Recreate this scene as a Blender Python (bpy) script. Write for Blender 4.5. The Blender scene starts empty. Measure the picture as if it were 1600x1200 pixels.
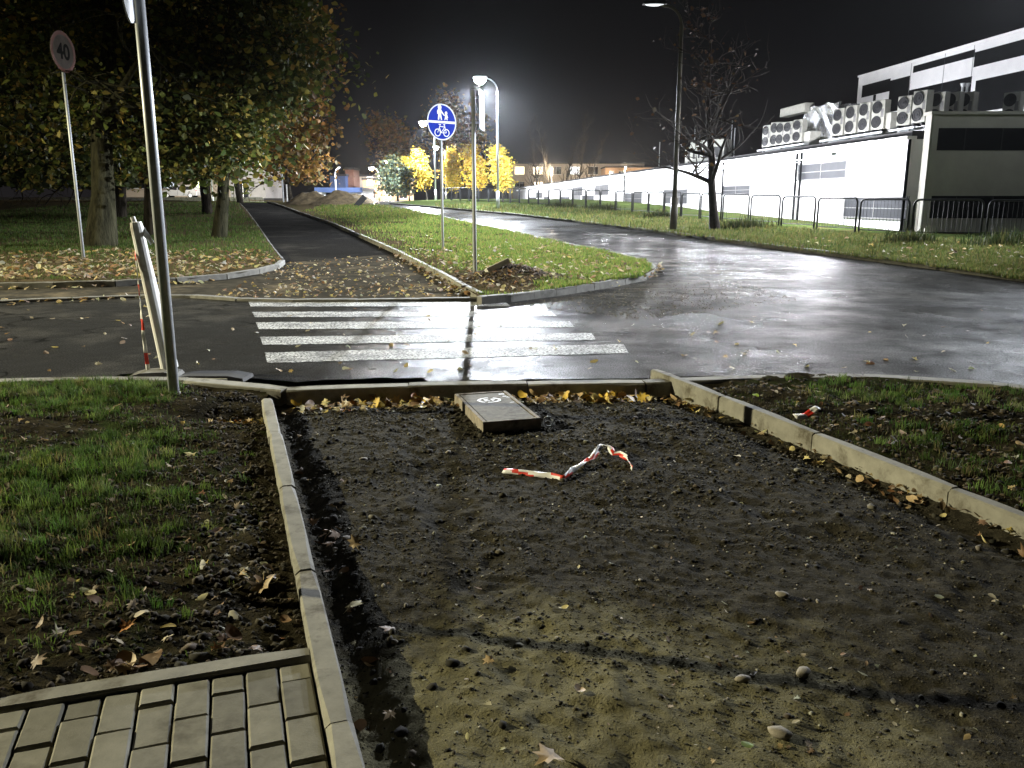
import bpy, math, random
import numpy as np
from mathutils import Vector, Matrix, Euler
from mathutils.geometry import delaunay_2d_cdt

R = math.radians
scn = bpy.context.scene
col = scn.collection
random.seed(7)
rng = np.random.default_rng(7)

# ------------------------------------------------------------------ camera
EYE = 1.55
FPX = 1300.0                       # focal length in pixels of the 1600 px wide photograph
PITCH = math.atan(288 / FPX)
cam_d = bpy.data.cameras.new('camera')
cam = bpy.data.objects.new('camera', cam_d)
col.objects.link(cam)
cam.location = (0, 0, EYE)
cam.rotation_euler = (math.pi / 2 - PITCH, 0, 0)
cam_d.sensor_width = 36
cam_d.lens = 36 * FPX / 1600
cam_d.clip_end = 2000
scn.camera = cam

# ------------------------------------------------------------------ night sky
world = bpy.data.worlds.new('World')
scn.world = world
world.use_nodes = True
wn = world.node_tree
wn.nodes.clear()
w_out = wn.nodes.new('ShaderNodeOutputWorld')
w_bg = wn.nodes.new('ShaderNodeBackground')
w_tc = wn.nodes.new('ShaderNodeTexCoord')
w_sep = wn.nodes.new('ShaderNodeSeparateXYZ')
w_ramp = wn.nodes.new('ShaderNodeValToRGB')
w_ramp.color_ramp.elements[0].position = 0.0
w_ramp.color_ramp.elements[0].color = (0.015, 0.0135, 0.0145, 1)
w_ramp.color_ramp.elements[1].position = 0.45
w_ramp.color_ramp.elements[1].color = (0.0021, 0.0027, 0.0026, 1)
e = w_ramp.color_ramp.elements.new(0.16)
e.color = (0.0056, 0.0055, 0.0062, 1)
wn.links.new(w_tc.outputs['Generated'], w_sep.inputs[0])
wn.links.new(w_sep.outputs['Z'], w_ramp.inputs[0])
wn.links.new(w_ramp.outputs[0], w_bg.inputs['Color'])
w_bg.inputs['Strength'].default_value = 0.65
wn.links.new(w_bg.outputs[0], w_out.inputs['Surface'])

# ------------------------------------------------------------------ exposure
scn.view_settings.view_transform = 'Standard'
scn.view_settings.look = 'None'
scn.view_settings.gamma = 1.0
scn.view_settings.use_curve_mapping = False
scn.view_settings.exposure = 0.4
scn.render.engine = 'CYCLES'
scn.cycles.use_denoising = True
scn.cycles.sample_clamp_indirect = 4.0
scn.cycles.max_bounces = 6
scn.cycles.use_light_tree = True

# lamp strengths, tuned together
P_MAIN, P_FAR, P_FAR2 = 95000, 36000, 26000
P_LEFT, P_WALL, P_YARD, P_RIGHT = 43000, 460, 22000, 50000
P_TOWN = 22000
C_COOL = (0.86, 0.92, 1.0)
C_WARM = (1.0, 0.93, 0.61)
C_PINK = (1.0, 0.9, 0.85)


# ------------------------------------------------------------------ ground shape and camera helpers
def h(y):
    """height of the street: level at the crossing, climbing gently beyond it"""
    if y < 13: return 0.0
    if y < 17: return .022 * (y - 13) ** 2 / 8
    if y < 62: return .022 * (y - 15)
    return .022 * 47 + .44 * (1 - math.exp(-(y - 62) / 20.0))


def hv(y):
    y = np.asarray(y, float)
    return np.where(y < 13, 0, np.where(y < 17, .022 * (y - 13) ** 2 / 8, np.where(
        y < 62, .022 * (y - 15), .022 * 47 + .44 * (1 - np.exp(-np.maximum(y - 62, 0) / 20)))))


def ray(px, py):
    u, v = (px - 800) / FPX, (600 - py) / FPX
    return u, math.cos(PITCH) + v * math.sin(PITCH), -math.sin(PITCH) + v * math.cos(PITCH)


def at(px, py, Y):
    a, b, c = ray(px, py)
    t = Y / b
    return Vector((a * t, Y, EYE + c * t))


def G(px, py, off=0.0):
    """where the sight line of a photograph pixel meets the street surface raised by off"""
    a, b, c = ray(px, py)
    prev = y = .5
    while y < 600:
        if EYE + c / b * y < h(y) + off:
            lo, hi = prev, y
            for _ in range(40):
                m = (lo + hi) / 2
                if EYE + c / b * m < h(m) + off: hi = m
                else: lo = m
            return Vector((a / b * hi, hi, h(hi) + off))
        prev = y
        y *= 1.01
    return Vector((a / b * 600, 600, h(600) + off))


def GP(pts, off=0.0):
    return [(p.x, p.y) for p in (G(a, b, off) for a, b in pts)]


# value noise, vectorised
def _hash(ix, iy, s):
    n = (ix * 374761393 + iy * 668265263 + s * 974634711) & 0xffffffff
    n = ((n ^ (n >> 13)) * 1274126177) & 0xffffffff
    return ((n ^ (n >> 16)) & 0xffff) / 65535.0


def vnoise(x, y, s=0):
    x = np.asarray(x, float); y = np.asarray(y, float)
    ix = np.floor(x).astype(np.int64); iy = np.floor(y).astype(np.int64)
    fx, fy = x - ix, y - iy
    fx = fx * fx * (3 - 2 * fx); fy = fy * fy * (3 - 2 * fy)
    a = _hash(ix, iy, s); b = _hash(ix + 1, iy, s); c = _hash(ix, iy + 1, s); d = _hash(ix + 1, iy + 1, s)
    return (a * (1 - fx) + b * fx) * (1 - fy) + (c * (1 - fx) + d * fx) * fy


def fbm(x, y, s=0, o=4):
    t, a = 0.0, .5
    for k in range(o):
        t = t + a * (vnoise(np.asarray(x) * 2 ** k + 17.3 * k, np.asarray(y) * 2 ** k - 9.1 * k, s + k) - .5)
        a *= .5
    return t * 2


# ------------------------------------------------------------------ mesh helpers
def np_mesh(name, V, F, mat=None, cols=None, smooth=False, mat_idx=None, mats=None):
    V = np.asarray(V, np.float32); F = np.asarray(F, np.int32)
    me = bpy.data.meshes.new(name)
    k = F.shape[1]
    me.vertices.add(len(V)); me.vertices.foreach_set('co', V.ravel())
    me.loops.add(F.size); me.loops.foreach_set('vertex_index', F.ravel())
    me.polygons.add(len(F))
    me.polygons.foreach_set('loop_start', np.arange(0, F.size, k, dtype=np.int32))
    me.polygons.foreach_set('loop_total', np.full(len(F), k, np.int32))
    if smooth: me.polygons.foreach_set('use_smooth', np.ones(len(F), bool))
    if cols is not None:
        at_ = me.color_attributes.new('col', 'FLOAT_COLOR', 'POINT')
        c = np.ones((len(V), 4), np.float32); c[:, :3] = cols
        at_.data.foreach_set('color', c.ravel())
    for m in (mats or ([mat] if mat else [])): me.materials.append(m)
    if mat_idx is not None: me.polygons.foreach_set('material_index', np.asarray(mat_idx, np.int32))
    me.update(calc_edges=True)
    return me


class MB:
    """collects boxes, tubes, prisms and the like; build() links them as ONE mesh object"""
    def __init__(s): s.v, s.f, s.mi, s.m = [], [], [], 0

    def add(s, vs, fs):
        o = len(s.v)
        s.v += [tuple(p) for p in vs]
        s.f += [tuple(i + o for i in f) for f in fs]
        s.mi += [s.m] * len(fs)
        return s

    def box(s, x0, x1, y0, y1, z0, z1, bev=0.0, M=None):
        if bev <= 0:
            vs = [(x, y, z) for x in (x0, x1) for y in (y0, y1) for z in (z0, z1)]
            fs = [(0, 1, 3, 2), (4, 6, 7, 5), (0, 4, 5, 1), (2, 3, 7, 6), (0, 2, 6, 4), (1, 5, 7, 3)]
        else:
            b = bev
            lo = [(x0, y0), (x1, y0), (x1, y1), (x0, y1)]
            inn = [(x0 + b, y0 + b), (x1 - b, y0 + b), (x1 - b, y1 - b), (x0 + b, y1 - b)]
            vs = [(x, y, z0) for x, y in lo] + [(x, y, z1 - b) for x, y in lo] + [(x, y, z1) for x, y in inn]
            fs = [(3, 2, 1, 0), (8, 9, 10, 11)]
            for i in range(4):
                j = (i + 1) % 4
                fs += [(i, j, j + 4, i + 4), (i + 4, j + 4, j + 8, i + 8)]
        if M is not None: vs = [M @ Vector(p) for p in vs]
        return s.add(vs, fs)

    def tube(s, pts, rad, n=8, cap=True):
        pts = [Vector(p) for p in pts]
        if not hasattr(rad, '__len__'): rad = [rad] * len(pts)
        vs, fs = [], []
        up = None
        for i, p in enumerate(pts):
            d = (pts[min(i + 1, len(pts) - 1)] - pts[max(i - 1, 0)])
            d = d.normalized() if d.length > 1e-9 else Vector((0, 0, 1))
            if up is None:
                up = Vector((1, 0, 0)) if abs(d.x) < .8 else Vector((0, 1, 0))
            a = (up - d * up.dot(d)).normalized(); up = a
            b = d.cross(a)
            for k in range(n):
                t = 2 * math.pi * k / n
                vs.append(p + (a * math.cos(t) + b * math.sin(t)) * rad[i])
        for i in range(len(pts) - 1):
            for k in range(n):
                q = (k + 1) % n
                fs.append((i * n + k, i * n + q, (i + 1) * n + q, (i + 1) * n + k))
        if cap:
            fs.append(tuple(range(n - 1, -1, -1)))
            fs.append(tuple((len(pts) - 1) * n + k for k in range(n)))
        return s.add(vs, fs)

    def prism(s, poly, y0, y1):
        """outline in x,z pushed from y0 to y1"""
        n = len(poly)
        vs = [(x, y0, z) for x, z in poly] + [(x, y1, z) for x, z in poly]
        fs = [tuple(range(n)), tuple(range(2 * n - 1, n - 1, -1))]
        fs += [(i, i + n, (i + 1) % n + n, (i + 1) % n) for i in range(n)]
        return s.add(vs, fs)

    def mesh(s, name, mats, smooth=False):
        me = bpy.data.meshes.new(name)
        me.from_pydata(s.v, [], s.f)
        for m in (mats if isinstance(mats, (list, tuple)) else [mats]): me.materials.append(m)
        if any(s.mi): me.polygons.foreach_set('material_index', s.mi)
        if smooth: me.polygons.foreach_set('use_smooth', [True] * len(me.polygons))
        me.update()
        return me

    def build(s, name, mats, parent=None, smooth=False, loc=None, rot=None):
        return link(name, s.mesh(name, mats, smooth), parent, loc, rot)


def link(name, me, parent=None, loc=None, rot=None):
    o = bpy.data.objects.new(name, me)
    col.objects.link(o)
    if parent is not None: o.parent = parent
    if loc is not None: o.location = loc
    if rot is not None: o.rotation_euler = rot
    return o


def tag(o, label=None, cat=None, group=None, kind=None):
    if label: o['label'] = label
    if cat: o['category'] = cat
    if group: o['group'] = group
    if kind: o['kind'] = kind
    return o


def empty(name, loc=(0, 0, 0), rz=0.0):
    o = bpy.data.objects.new(name, None)
    o.empty_display_size = .2
    col.objects.link(o)
    o.location = loc
    o.rotation_euler = (0, 0, rz)
    return o


def dup(root, loc, rz=None, label=None):
    r = root.copy(); col.objects.link(r); r.location = loc
    if rz is not None: r.rotation_euler = (0, 0, rz)
    if label: r['label'] = label
    for ch in list(root.children):
        c = ch.copy(); col.objects.link(c); c.parent = r
        for g in list(ch.children):
            d = g.copy(); col.objects.link(d); d.parent = c
    return r


def light(name, kind, loc, power, colr, size=.15, target=None, cone=None, blend=.6, parent=None):
    l = bpy.data.lights.new(name, kind)
    l.energy = power; l.color = colr
    l.shadow_soft_size = size
    if kind == 'SPOT':
        l.spot_size = cone; l.spot_blend = blend
    o = bpy.data.objects.new(name, l)
    col.objects.link(o)
    if parent is not None: o.parent = parent
    o.location = loc
    if target is not None:
        o.rotation_euler = (Vector(target) - Vector(loc)).to_track_quat('-Z', 'Y').to_euler()
    return o


def luminaire(loc, power, colr, axis, lo, hi, floor_, parent, two_sided=False, cut=(.10, .22), flat=(.65, .30), size=.14):
    """a street light with the optics of one: a beam along the road, a weaker downward wash, a cut-off below the horizontal"""
    l = bpy.data.lights.new('lamp_light', 'POINT')
    l.energy = power; l.color = colr; l.shadow_soft_size = size
    l.use_nodes = True
    nt = l.node_tree
    em = next(n for n in nt.nodes if n.type == 'EMISSION')
    tc = nt.nodes.new('ShaderNodeTexCoord')
    sp = nt.nodes.new('ShaderNodeSeparateXYZ'); nt.links.new(tc.outputs['Normal'], sp.inputs[0])

    def mth(op, a, b=0.0):
        n = nt.nodes.new('ShaderNodeMath'); n.operation = op
        for i, q in enumerate((a, b)):
            if isinstance(q, (int, float)): n.inputs[i].default_value = q
            else: nt.links.new(q, n.inputs[i])
        return n.outputs[0]

    def rng_(v, a, b, c, d):
        n = nt.nodes.new('ShaderNodeMapRange'); n.interpolation_type = 'SMOOTHSTEP'
        nt.links.new(v, n.inputs['Value'])
        for k, q in zip(('From Min', 'From Max', 'To Min', 'To Max'), (a, b, c, d)): n.inputs[k].default_value = q
        return n.outputs['Result']
    X, Y, Z = sp.outputs
    ax = Vector((axis[0], axis[1], 0)).normalized()
    hl = mth('SQRT', mth('ADD', mth('ADD', mth('MULTIPLY', X, X), mth('MULTIPLY', Y, Y)), 1e-6))
    dt = mth('DIVIDE', mth('ADD', mth('MULTIPLY', X, ax.x), mth('MULTIPLY', Y, ax.y)), hl)
    if two_sided: dt = mth('ABSOLUTE', dt)
    lobe = rng_(dt, lo, hi, 0.0, 1.0)
    cz = mth('MULTIPLY', Z, -1.0)
    flat_ = rng_(cz, flat[1], flat[0], 1.0, .22)
    cut_ = rng_(cz, cut[0], cut[1], 0.0, 1.0)
    st = mth('MULTIPLY', mth('ADD', mth('MULTIPLY', mth('MULTIPLY', lobe, flat_), 1 - floor_), floor_), cut_)
    nt.links.new(st, em.inputs['Strength'])
    o = bpy.data.objects.new('lamp_light', l)
    col.objects.link(o)
    o.parent = parent
    o.location = loc
    return o


# ------------------------------------------------------------------ materials
def new_mat(name):
    m = bpy.data.materials.new(name); m.use_nodes = True
    nt = m.node_tree
    return m, nt, nt.nodes['Principled BSDF']


def N(nt, t, **kw):
    n = nt.nodes.new(t)
    for k, v in kw.items():
        if k in n.inputs: n.inputs[k].default_value = v
        else: setattr(n, k, v)
    return n


def coords(nt, space='Object'):
    if space == 'World':
        return N(nt, 'ShaderNodeNewGeometry').outputs['Position']
    return N(nt, 'ShaderNodeTexCoord').outputs[space]


def ramp(nt, fac, stops):
    r = N(nt, 'ShaderNodeValToRGB')
    els = r.color_ramp.elements
    while len(els) < len(stops): els.new(.5)
    for e_, (p, c) in zip(els, stops):
        e_.position = p
        e_.color = (*c, 1) if len(c) == 3 else c
    nt.links.new(fac, r.inputs[0])
    return r.outputs[0]


def noise(nt, vec, scale, detail=4, rough=.6):
    n = N(nt, 'ShaderNodeTexNoise', Scale=scale, Detail=detail, Roughness=rough)
    nt.links.new(vec, n.inputs['Vector'])
    return n.outputs['Fac']


def mix(nt, f, a, b):
    m = N(nt, 'ShaderNodeMix', data_type='RGBA')
    for sock, v in ((m.inputs[0], f), (m.inputs[6], a), (m.inputs[7], b)):
        if isinstance(v, bpy.types.NodeSocket): nt.links.new(v, sock)
        elif isinstance(v, (int, float)): sock.default_value = v
        else: sock.default_value = (*v, 1)
    return m.outputs[2]


def bump(nt, bs, height, strength=.5, dist=.01):
    b = N(nt, 'ShaderNodeBump', Strength=strength, Distance=dist)
    nt.links.new(height, b.inputs['Height'])
    nt.links.new(b.outputs[0], bs.inputs['Normal'])
    return b


def mottled(name, c0, c1, scale=6, rough=.8, bump_scale=40, bump_d=.004, bump_s=.5, space='Object', metal=0.0, spec=.4, c2=None, scale2=1.0):
    m, nt, bs = new_mat(name)
    v = coords(nt, space)
    c = ramp(nt, noise(nt, v, scale, 6, .65), [(.3, c0), (.7, c1)])
    if c2 is not None:
        c = mix(nt, ramp(nt, noise(nt, v, scale2, 5, .7), [(.52, (0, 0, 0)), (.66, (1, 1, 1))]), c, c2)
    nt.links.new(c, bs.inputs['Base Color'])
    bs.inputs['Roughness'].default_value = rough
    bs.inputs['Metallic'].default_value = metal
    bs.inputs['Specular IOR Level'].default_value = spec
    if bump_d > 0:
        bump(nt, bs, noise(nt, v, bump_scale, 5, .65), bump_s, bump_d)
    return m


def each_differs(m, lo, hi):
    """every stone of the batch a little lighter or darker than the next"""
    nt = m.node_tree; bs = nt.nodes['Principled BSDF']
    src = bs.inputs['Base Color'].links[0].from_socket
    oi = N(nt, 'ShaderNodeObjectInfo')
    mr = N(nt, 'ShaderNodeMapRange'); nt.links.new(oi.outputs['Random'], mr.inputs['Value'])
    mr.inputs['To Min'].default_value = lo; mr.inputs['To Max'].default_value = hi
    hs = N(nt, 'ShaderNodeHueSaturation'); nt.links.new(src, hs.inputs['Color']); nt.links.new(mr.outputs['Result'], hs.inputs['Value'])
    nt.links.new(hs.outputs['Color'], bs.inputs['Base Color'])
    return m


def attr_mat(name, rough=.7, spec=.3, transl=.0):
    m, nt, bs = new_mat(name)
    a = N(nt, 'ShaderNodeAttribute', attribute_name='col')
    nt.links.new(a.outputs['Color'], bs.inputs['Base Color'])
    bs.inputs['Roughness'].default_value = rough
    bs.inputs['Specular IOR Level'].default_value = spec
    if transl > 0:
        tr = N(nt, 'ShaderNodeBsdfTranslucent')
        nt.links.new(a.outputs['Color'], tr.inputs['Color'])
        mx = N(nt, 'ShaderNodeMixShader'); mx.inputs[0].default_value = transl
        nt.links.new(bs.outputs[0], mx.inputs[1]); nt.links.new(tr.outputs[0], mx.inputs[2])
        nt.links.new(mx.outputs[0], nt.nodes['Material Output'].inputs['Surface'])
    return m


def glow(name, c, s):
    m, nt, bs = new_mat(name)
    bs.inputs['Base Color'].default_value = (.8, .8, .8, 1)
    bs.inputs['Emission Color'].default_value = (*c, 1)
    bs.inputs['Emission Strength'].default_value = s
    return m


def asphalt(name, wet=True, dark=1.0):
    m, nt, bs = new_mat(name)
    v = coords(nt, 'World')
    big = noise(nt, v, .35, 5, .6)
    mid = noise(nt, v, 3.0, 5, .65)
    fine = noise(nt, v, 95, 3, .7)
    base = ramp(nt, fine, [(.34, (.010, .0097, .0093)), (.55, (.034, .033, .031)), (.74, (.10, .097, .09))])
    dusty = ramp(nt, noise(nt, v, .55, 6, .7), [(.50, (0, 0, 0)), (.72, (.7, .7, .7))])
    base = mix(nt, dusty, base, (.105, .097, .084))
    base = mix(nt, 1 - dark, base, (.012, .011, .010))
    if wet:
        # dried mud dragged round the tip of the island, cracks and an old patch seam
        dd = N(nt, 'ShaderNodeVectorMath', operation='DISTANCE'); nt.links.new(v, dd.inputs[0]); dd.inputs[1].default_value = (1.2, 17.6, 0)
        mp = N(nt, 'ShaderNodeMapping'); mp.inputs['Rotation'].default_value = (0, 0, R(-32)); mp.inputs['Scale'].default_value = (.5, 2.6, 1)
        nt.links.new(v, mp.inputs['Vector'])
        ringm = ramp(nt, N(nt, 'ShaderNodeMath', operation='DIVIDE').outputs[0], [(0, (0, 0, 0)), (1, (1, 1, 1))])
        dv = ringm.node.inputs[0].links[0].from_node
        nt.links.new(dd.outputs['Value'], dv.inputs[0]); dv.inputs[1].default_value = 8.0
        els = ringm.node.color_ramp.elements
        els[0].position, els[0].color = .20, (0, 0, 0, 1)
        els[1].position, els[1].color = .62, (0, 0, 0, 1)
        for p_, c_ in ((.30, .9), (.42, .8)):
            e_ = els.new(p_); e_.color = (c_, c_, c_, 1)
        stk = ramp(nt, noise(nt, mp.outputs[0], 1.6, 7, .72), [(.47, (0, 0, 0)), (.66, (.85, .85, .85))])
        mm_ = N(nt, 'ShaderNodeMix', data_type='RGBA', blend_type='MULTIPLY'); mm_.inputs[0].default_value = 1
        nt.links.new(ringm, mm_.inputs[6]); nt.links.new(stk, mm_.inputs[7])
        base = mix(nt, mm_.outputs[2], base, (.20, .18, .15))
        vo = N(nt, 'ShaderNodeTexVoronoi', feature='DISTANCE_TO_EDGE', Scale=.33)
        wv = N(nt, 'ShaderNodeVectorMath', operation='ADD')
        nz = N(nt, 'ShaderNodeTexNoise', Scale=2.2, Detail=5); nt.links.new(v, nz.inputs['Vector'])
        nt.links.new(v, wv.inputs[0]); nt.links.new(nz.outputs['Color'], wv.inputs[1]); nt.links.new(wv.outputs[0], vo.inputs['Vector'])
        base = mix(nt, ramp(nt, vo.outputs['Distance'], [(.004, (.8, .8, .8)), (.010, (0, 0, 0))]), base, (.006, .006, .0055))
    nt.links.new(base, bs.inputs['Base Color'])
    if wet:
        bs.inputs['Roughness'].default_value = .9
        bs.inputs['Specular IOR Level'].default_value = 0
        film = N(nt, 'ShaderNodeBsdfPrincipled')               # water film in the pores between the stones
        nt.links.new(base, film.inputs['Base Color'])
        nt.links.new(ramp(nt, big, [(.36, (.19, .19, .19)), (.64, (.38, .38, .38))]), film.inputs['Roughness'])
        grain = ramp(nt, noise(nt, v, 62, 3, .75), [(.41, (.045, .045, .045)), (.63, (.72, .72, .72))])
        patch = ramp(nt, noise(nt, v, 1.1, 6, .7), [(.34, (.22, .22, .22)), (.62, (1, 1, 1))])
        wet_f = N(nt, 'ShaderNodeMath', operation='MULTIPLY'); nt.links.new(grain, wet_f.inputs[0]); nt.links.new(patch, wet_f.inputs[1])
        mx = N(nt, 'ShaderNodeMixShader')
        nt.links.new(wet_f.outputs[0], mx.inputs[0]); nt.links.new(bs.outputs[0], mx.inputs[1]); nt.links.new(film.outputs[0], mx.inputs[2])
        nt.links.new(mx.outputs[0], nt.nodes['Material Output'].inputs['Surface'])
    else:
        bs.inputs['Roughness'].default_value = .8
        bs.inputs['Specular IOR Level'].default_value = 0
    sc = N(nt, 'ShaderNodeMath', operation='MULTIPLY_ADD'); nt.links.new(mid, sc.inputs[0]); sc.inputs[1].default_value = 1.2; nt.links.new(fine, sc.inputs[2])
    bp = bump(nt, bs, sc.outputs[0], .8, .005)
    if wet: nt.links.new(bp.outputs[0], film.inputs['Normal'])
    return m


M = {}
M['asphalt'] = asphalt('wet_asphalt')
M['path_asphalt'] = asphalt('path_asphalt', wet=False, dark=.6)


def paint_mat():
    m, nt, bs = new_mat('worn_road_paint')
    v = coords(nt, 'World')
    fine = noise(nt, v, 34, 4, .8)
    worn = ramp(nt, fine, [(.46, (0, 0, 0)), (.56, (1, 1, 1))])
    big = ramp(nt, noise(nt, v, 1.9, 6, .75), [(.34, (.12, .12, .12)), (.56, (1, 1, 1))])
    f = mix(nt, 1.0, worn, worn)
    mm = N(nt, 'ShaderNodeMix', data_type='RGBA', blend_type='MULTIPLY'); mm.inputs[0].default_value = 1
    nt.links.new(f, mm.inputs[6]); nt.links.new(big, mm.inputs[7])
    nt.links.new(mix(nt, mm.outputs[2], (.05, .048, .045), (.80, .80, .78)), bs.inputs['Base Color'])
    bs.inputs['Roughness'].default_value = .62
    bs.inputs['Specular IOR Level'].default_value = .06
    bump(nt, bs, fine, .9, .006)
    return m


M['paint'] = paint_mat()
M['kerb'] = each_differs(mottled('concrete_kerb', (.19, .18, .15), (.30, .285, .24), 9, .85, 120, .0025, .5, 'World', c2=(.095, .082, .058), scale2=4.2), .8, 1.12)
M['old_kerb'] = mottled('weathered_concrete', (.10, .095, .082), (.21, .20, .175), 5, .85, 90, .004, .6, 'World', c2=(.07, .065, .05), scale2=1.6)
M['paver'] = each_differs(mottled('grey_paving_brick', (.15, .14, .105), (.25, .235, .185), 8, .8, 140, .002, .6, 'World', c2=(.10, .09, .065), scale2=3.4), .72, 1.2)
M['bed'] = mottled('dark_joint_sand', (.025, .021, .016), (.06, .05, .035), 30, .95, 120, .004)


def soil_mat():
    m, nt, bs = new_mat('bare_soil')
    v = coords(nt, 'World')
    n1 = noise(nt, v, 14, 7, .7); n2 = noise(nt, v, 1.1, 5, .6); n3 = noise(nt, v, 130, 3, .7)
    c = ramp(nt, n1, [(.3, (.015, .0135, .0095)), (.5, (.040, .0355, .025)), (.75, (.085, .073, .051))])
    c = mix(nt, ramp(nt, n2, [(.5, (0, 0, 0)), (.68, (.5, .5, .5))]), c, (.052, .047, .035))
    # pool of lamplight painted into the soil colour in front of the paving
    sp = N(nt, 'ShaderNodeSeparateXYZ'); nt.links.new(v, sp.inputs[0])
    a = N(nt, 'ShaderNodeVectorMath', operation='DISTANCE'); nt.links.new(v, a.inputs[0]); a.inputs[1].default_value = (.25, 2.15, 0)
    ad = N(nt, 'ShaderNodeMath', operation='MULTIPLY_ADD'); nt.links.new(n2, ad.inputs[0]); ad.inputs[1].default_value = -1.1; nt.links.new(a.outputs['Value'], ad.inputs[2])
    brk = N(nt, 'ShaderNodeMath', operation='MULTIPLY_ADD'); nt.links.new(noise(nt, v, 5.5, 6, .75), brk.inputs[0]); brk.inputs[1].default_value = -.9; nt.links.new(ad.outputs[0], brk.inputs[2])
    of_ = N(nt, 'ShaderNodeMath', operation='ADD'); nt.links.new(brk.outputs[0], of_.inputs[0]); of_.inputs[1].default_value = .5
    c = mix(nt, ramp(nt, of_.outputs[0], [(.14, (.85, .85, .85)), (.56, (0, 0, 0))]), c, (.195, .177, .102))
    c = mix(nt, ramp(nt, n3, [(.60, (0, 0, 0)), (.68, (.6, .6, .6))]), c, (.17, .155, .115))
    nt.links.new(c, bs.inputs['Base Color'])
    bs.inputs['Roughness'].default_value = .88
    bs.inputs['Specular IOR Level'].default_value = 0.03
    s2 = N(nt, 'ShaderNodeMath', operation='MULTIPLY_ADD'); nt.links.new(n3, s2.inputs[0]); s2.inputs[1].default_value = .35; nt.links.new(n1, s2.inputs[2])
    bump(nt, bs, s2.outputs[0], 1.0, .028)
    return m


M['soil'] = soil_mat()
M['turf'] = mottled('mossy_turf_soil', (.014, .012, .008), (.052, .044, .027), 9, .95, 34, .03, 1.0, 'World', c2=(.030, .040, .014), scale2=1.6, spec=0)
M['far_turf'] = mottled('grass_ground', (.030, .050, .016), (.075, .100, .030), 3, .95, 20, .03, .8, 'World', c2=(.09, .075, .035), scale2=.7, spec=0)
M['litter_soil'] = mottled('leaf_litter_soil', (.035, .028, .018), (.12, .09, .05), 9, .95, 30, .02, .8, 'World', c2=(.05, .065, .02), scale2=.8, spec=0)
M['sandy'] = mottled('dusty_asphalt', (.03, .028, .024), (.075, .067, .053), 4, .8, 60, .006, .6, 'World', c2=(.14, .115, .078), scale2=.9, spec=0)
M['mound'] = mottled('heaped_earth', (.07, .052, .03), (.22, .165, .09), 3, .95, 12, .05, .8)
M['clod'] = attr_mat('soil_clods', .9, .2)
M['grass'] = attr_mat('grass_blades', .6, .12, .5)
M['leaf'] = attr_mat('leaves', .6, .2, .3)
M['steel'] = mottled('galvanised_steel', (.40, .42, .44), (.54, .56, .58), 20, .45, 60, .0004, .3, metal=.1, spec=.5)
M['dark_steel'] = mottled('dark_painted_steel', (.008, .0085, .010), (.014, .015, .017), 20, .6, 60, .0006)
M['white_plastic'] = mottled('white_plastic', (.74, .72, .69), (.84, .83, .80), 8, .5, 30, .001, c2=(.42, .37, .31), scale2=3)
M['red'] = mottled('red_film', (.62, .03, .02), (.75, .06, .03), 8, .45, 30, .0)
M['white_film'] = mottled('white_film', (.72, .70, .68), (.82, .81, .79), 8, .45, 30, .0)
M['orange_strap'] = mottled('orange_strap', (.45, .22, .09), (.6, .35, .17), 8, .7, 30, .001)
M['rubber'] = mottled('black_rubber', (.014, .013, .012), (.04, .036, .03), 12, .7, 40, .003)
M['sign_blue'] = mottled('blue_sign_film', (.002, .014, .20), (.003, .019, .25), 3, .6, 1, 0, spec=.03)
M['sign_white'] = mottled('white_sign_film', (.42, .43, .44), (.52, .52, .52), 3, .4, 1, 0)
M['sign_red'] = mottled('faded_red_sign_film', (.13, .035, .02), (.19, .055, .03), 5, .45, 1, 0)
M['sign_face'] = mottled('dirty_white_sign_film', (.10, .086, .075), (.145, .125, .11), 6, .6, 1, 0, spec=.05)
M['sign_black'] = mottled('black_sign_film', (.004, .004, .004), (.006, .006, .006), 5, .7, 1, 0, spec=.1)
M['sign_back'] = mottled('grey_sign_back', (.30, .31, .32), (.40, .41, .42), 5, .5, 1, 0, metal=.3)
M['white_wall'] = mottled('white_render', (.70, .70, .71), (.80, .80, .80), 1.5, .8, 60, .002, .4)
M['gable_wall'] = mottled('pale_grey_render', (.30, .295, .255), (.40, .39, .335), .8, .8, 60, .003, .4)
M['band'] = mottled('anthracite_glazing_band', (.006, .0065, .007), (.010, .011, .012), .6, .6, 1, 0, spec=.02)
M['grey_win'] = mottled('grey_window_film', (.032, .034, .039), (.048, .051, .057), .8, .6, 1, 0, spec=.03)
M['roof'] = mottled('dark_roof_felt', (.015, .015, .016), (.035, .035, .036), 3, .9, 30, .004)
M['ac'] = mottled('ivory_ac_casing', (.27, .27, .24), (.38, .38, .34), 5, .5, 30, .0005)
M['ac_dark'] = mottled('dark_fan_grille', (.012, .012, .013), (.03, .03, .032), 9, .5, 1, 0)
M['foil'] = mottled('aluminium_foil', (.65, .66, .68), (.8, .81, .83), 6, .25, 9, .05, .8, metal=.9)
def bark_mat(name, c0, c1, sc=7):
    m, nt, bs = new_mat(name)
    mp = N(nt, 'ShaderNodeMapping'); mp.inputs['Scale'].default_value = (1, 1, .16)
    nt.links.new(coords(nt, 'Object'), mp.inputs['Vector'])
    f = noise(nt, mp.outputs[0], sc, 6, .7)
    nt.links.new(ramp(nt, f, [(.36, c0), (.64, c1)]), bs.inputs['Base Color'])
    bs.inputs['Roughness'].default_value = .95; bs.inputs['Specular IOR Level'].default_value = .05
    bump(nt, bs, f, 1.0, .09)
    return m


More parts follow.
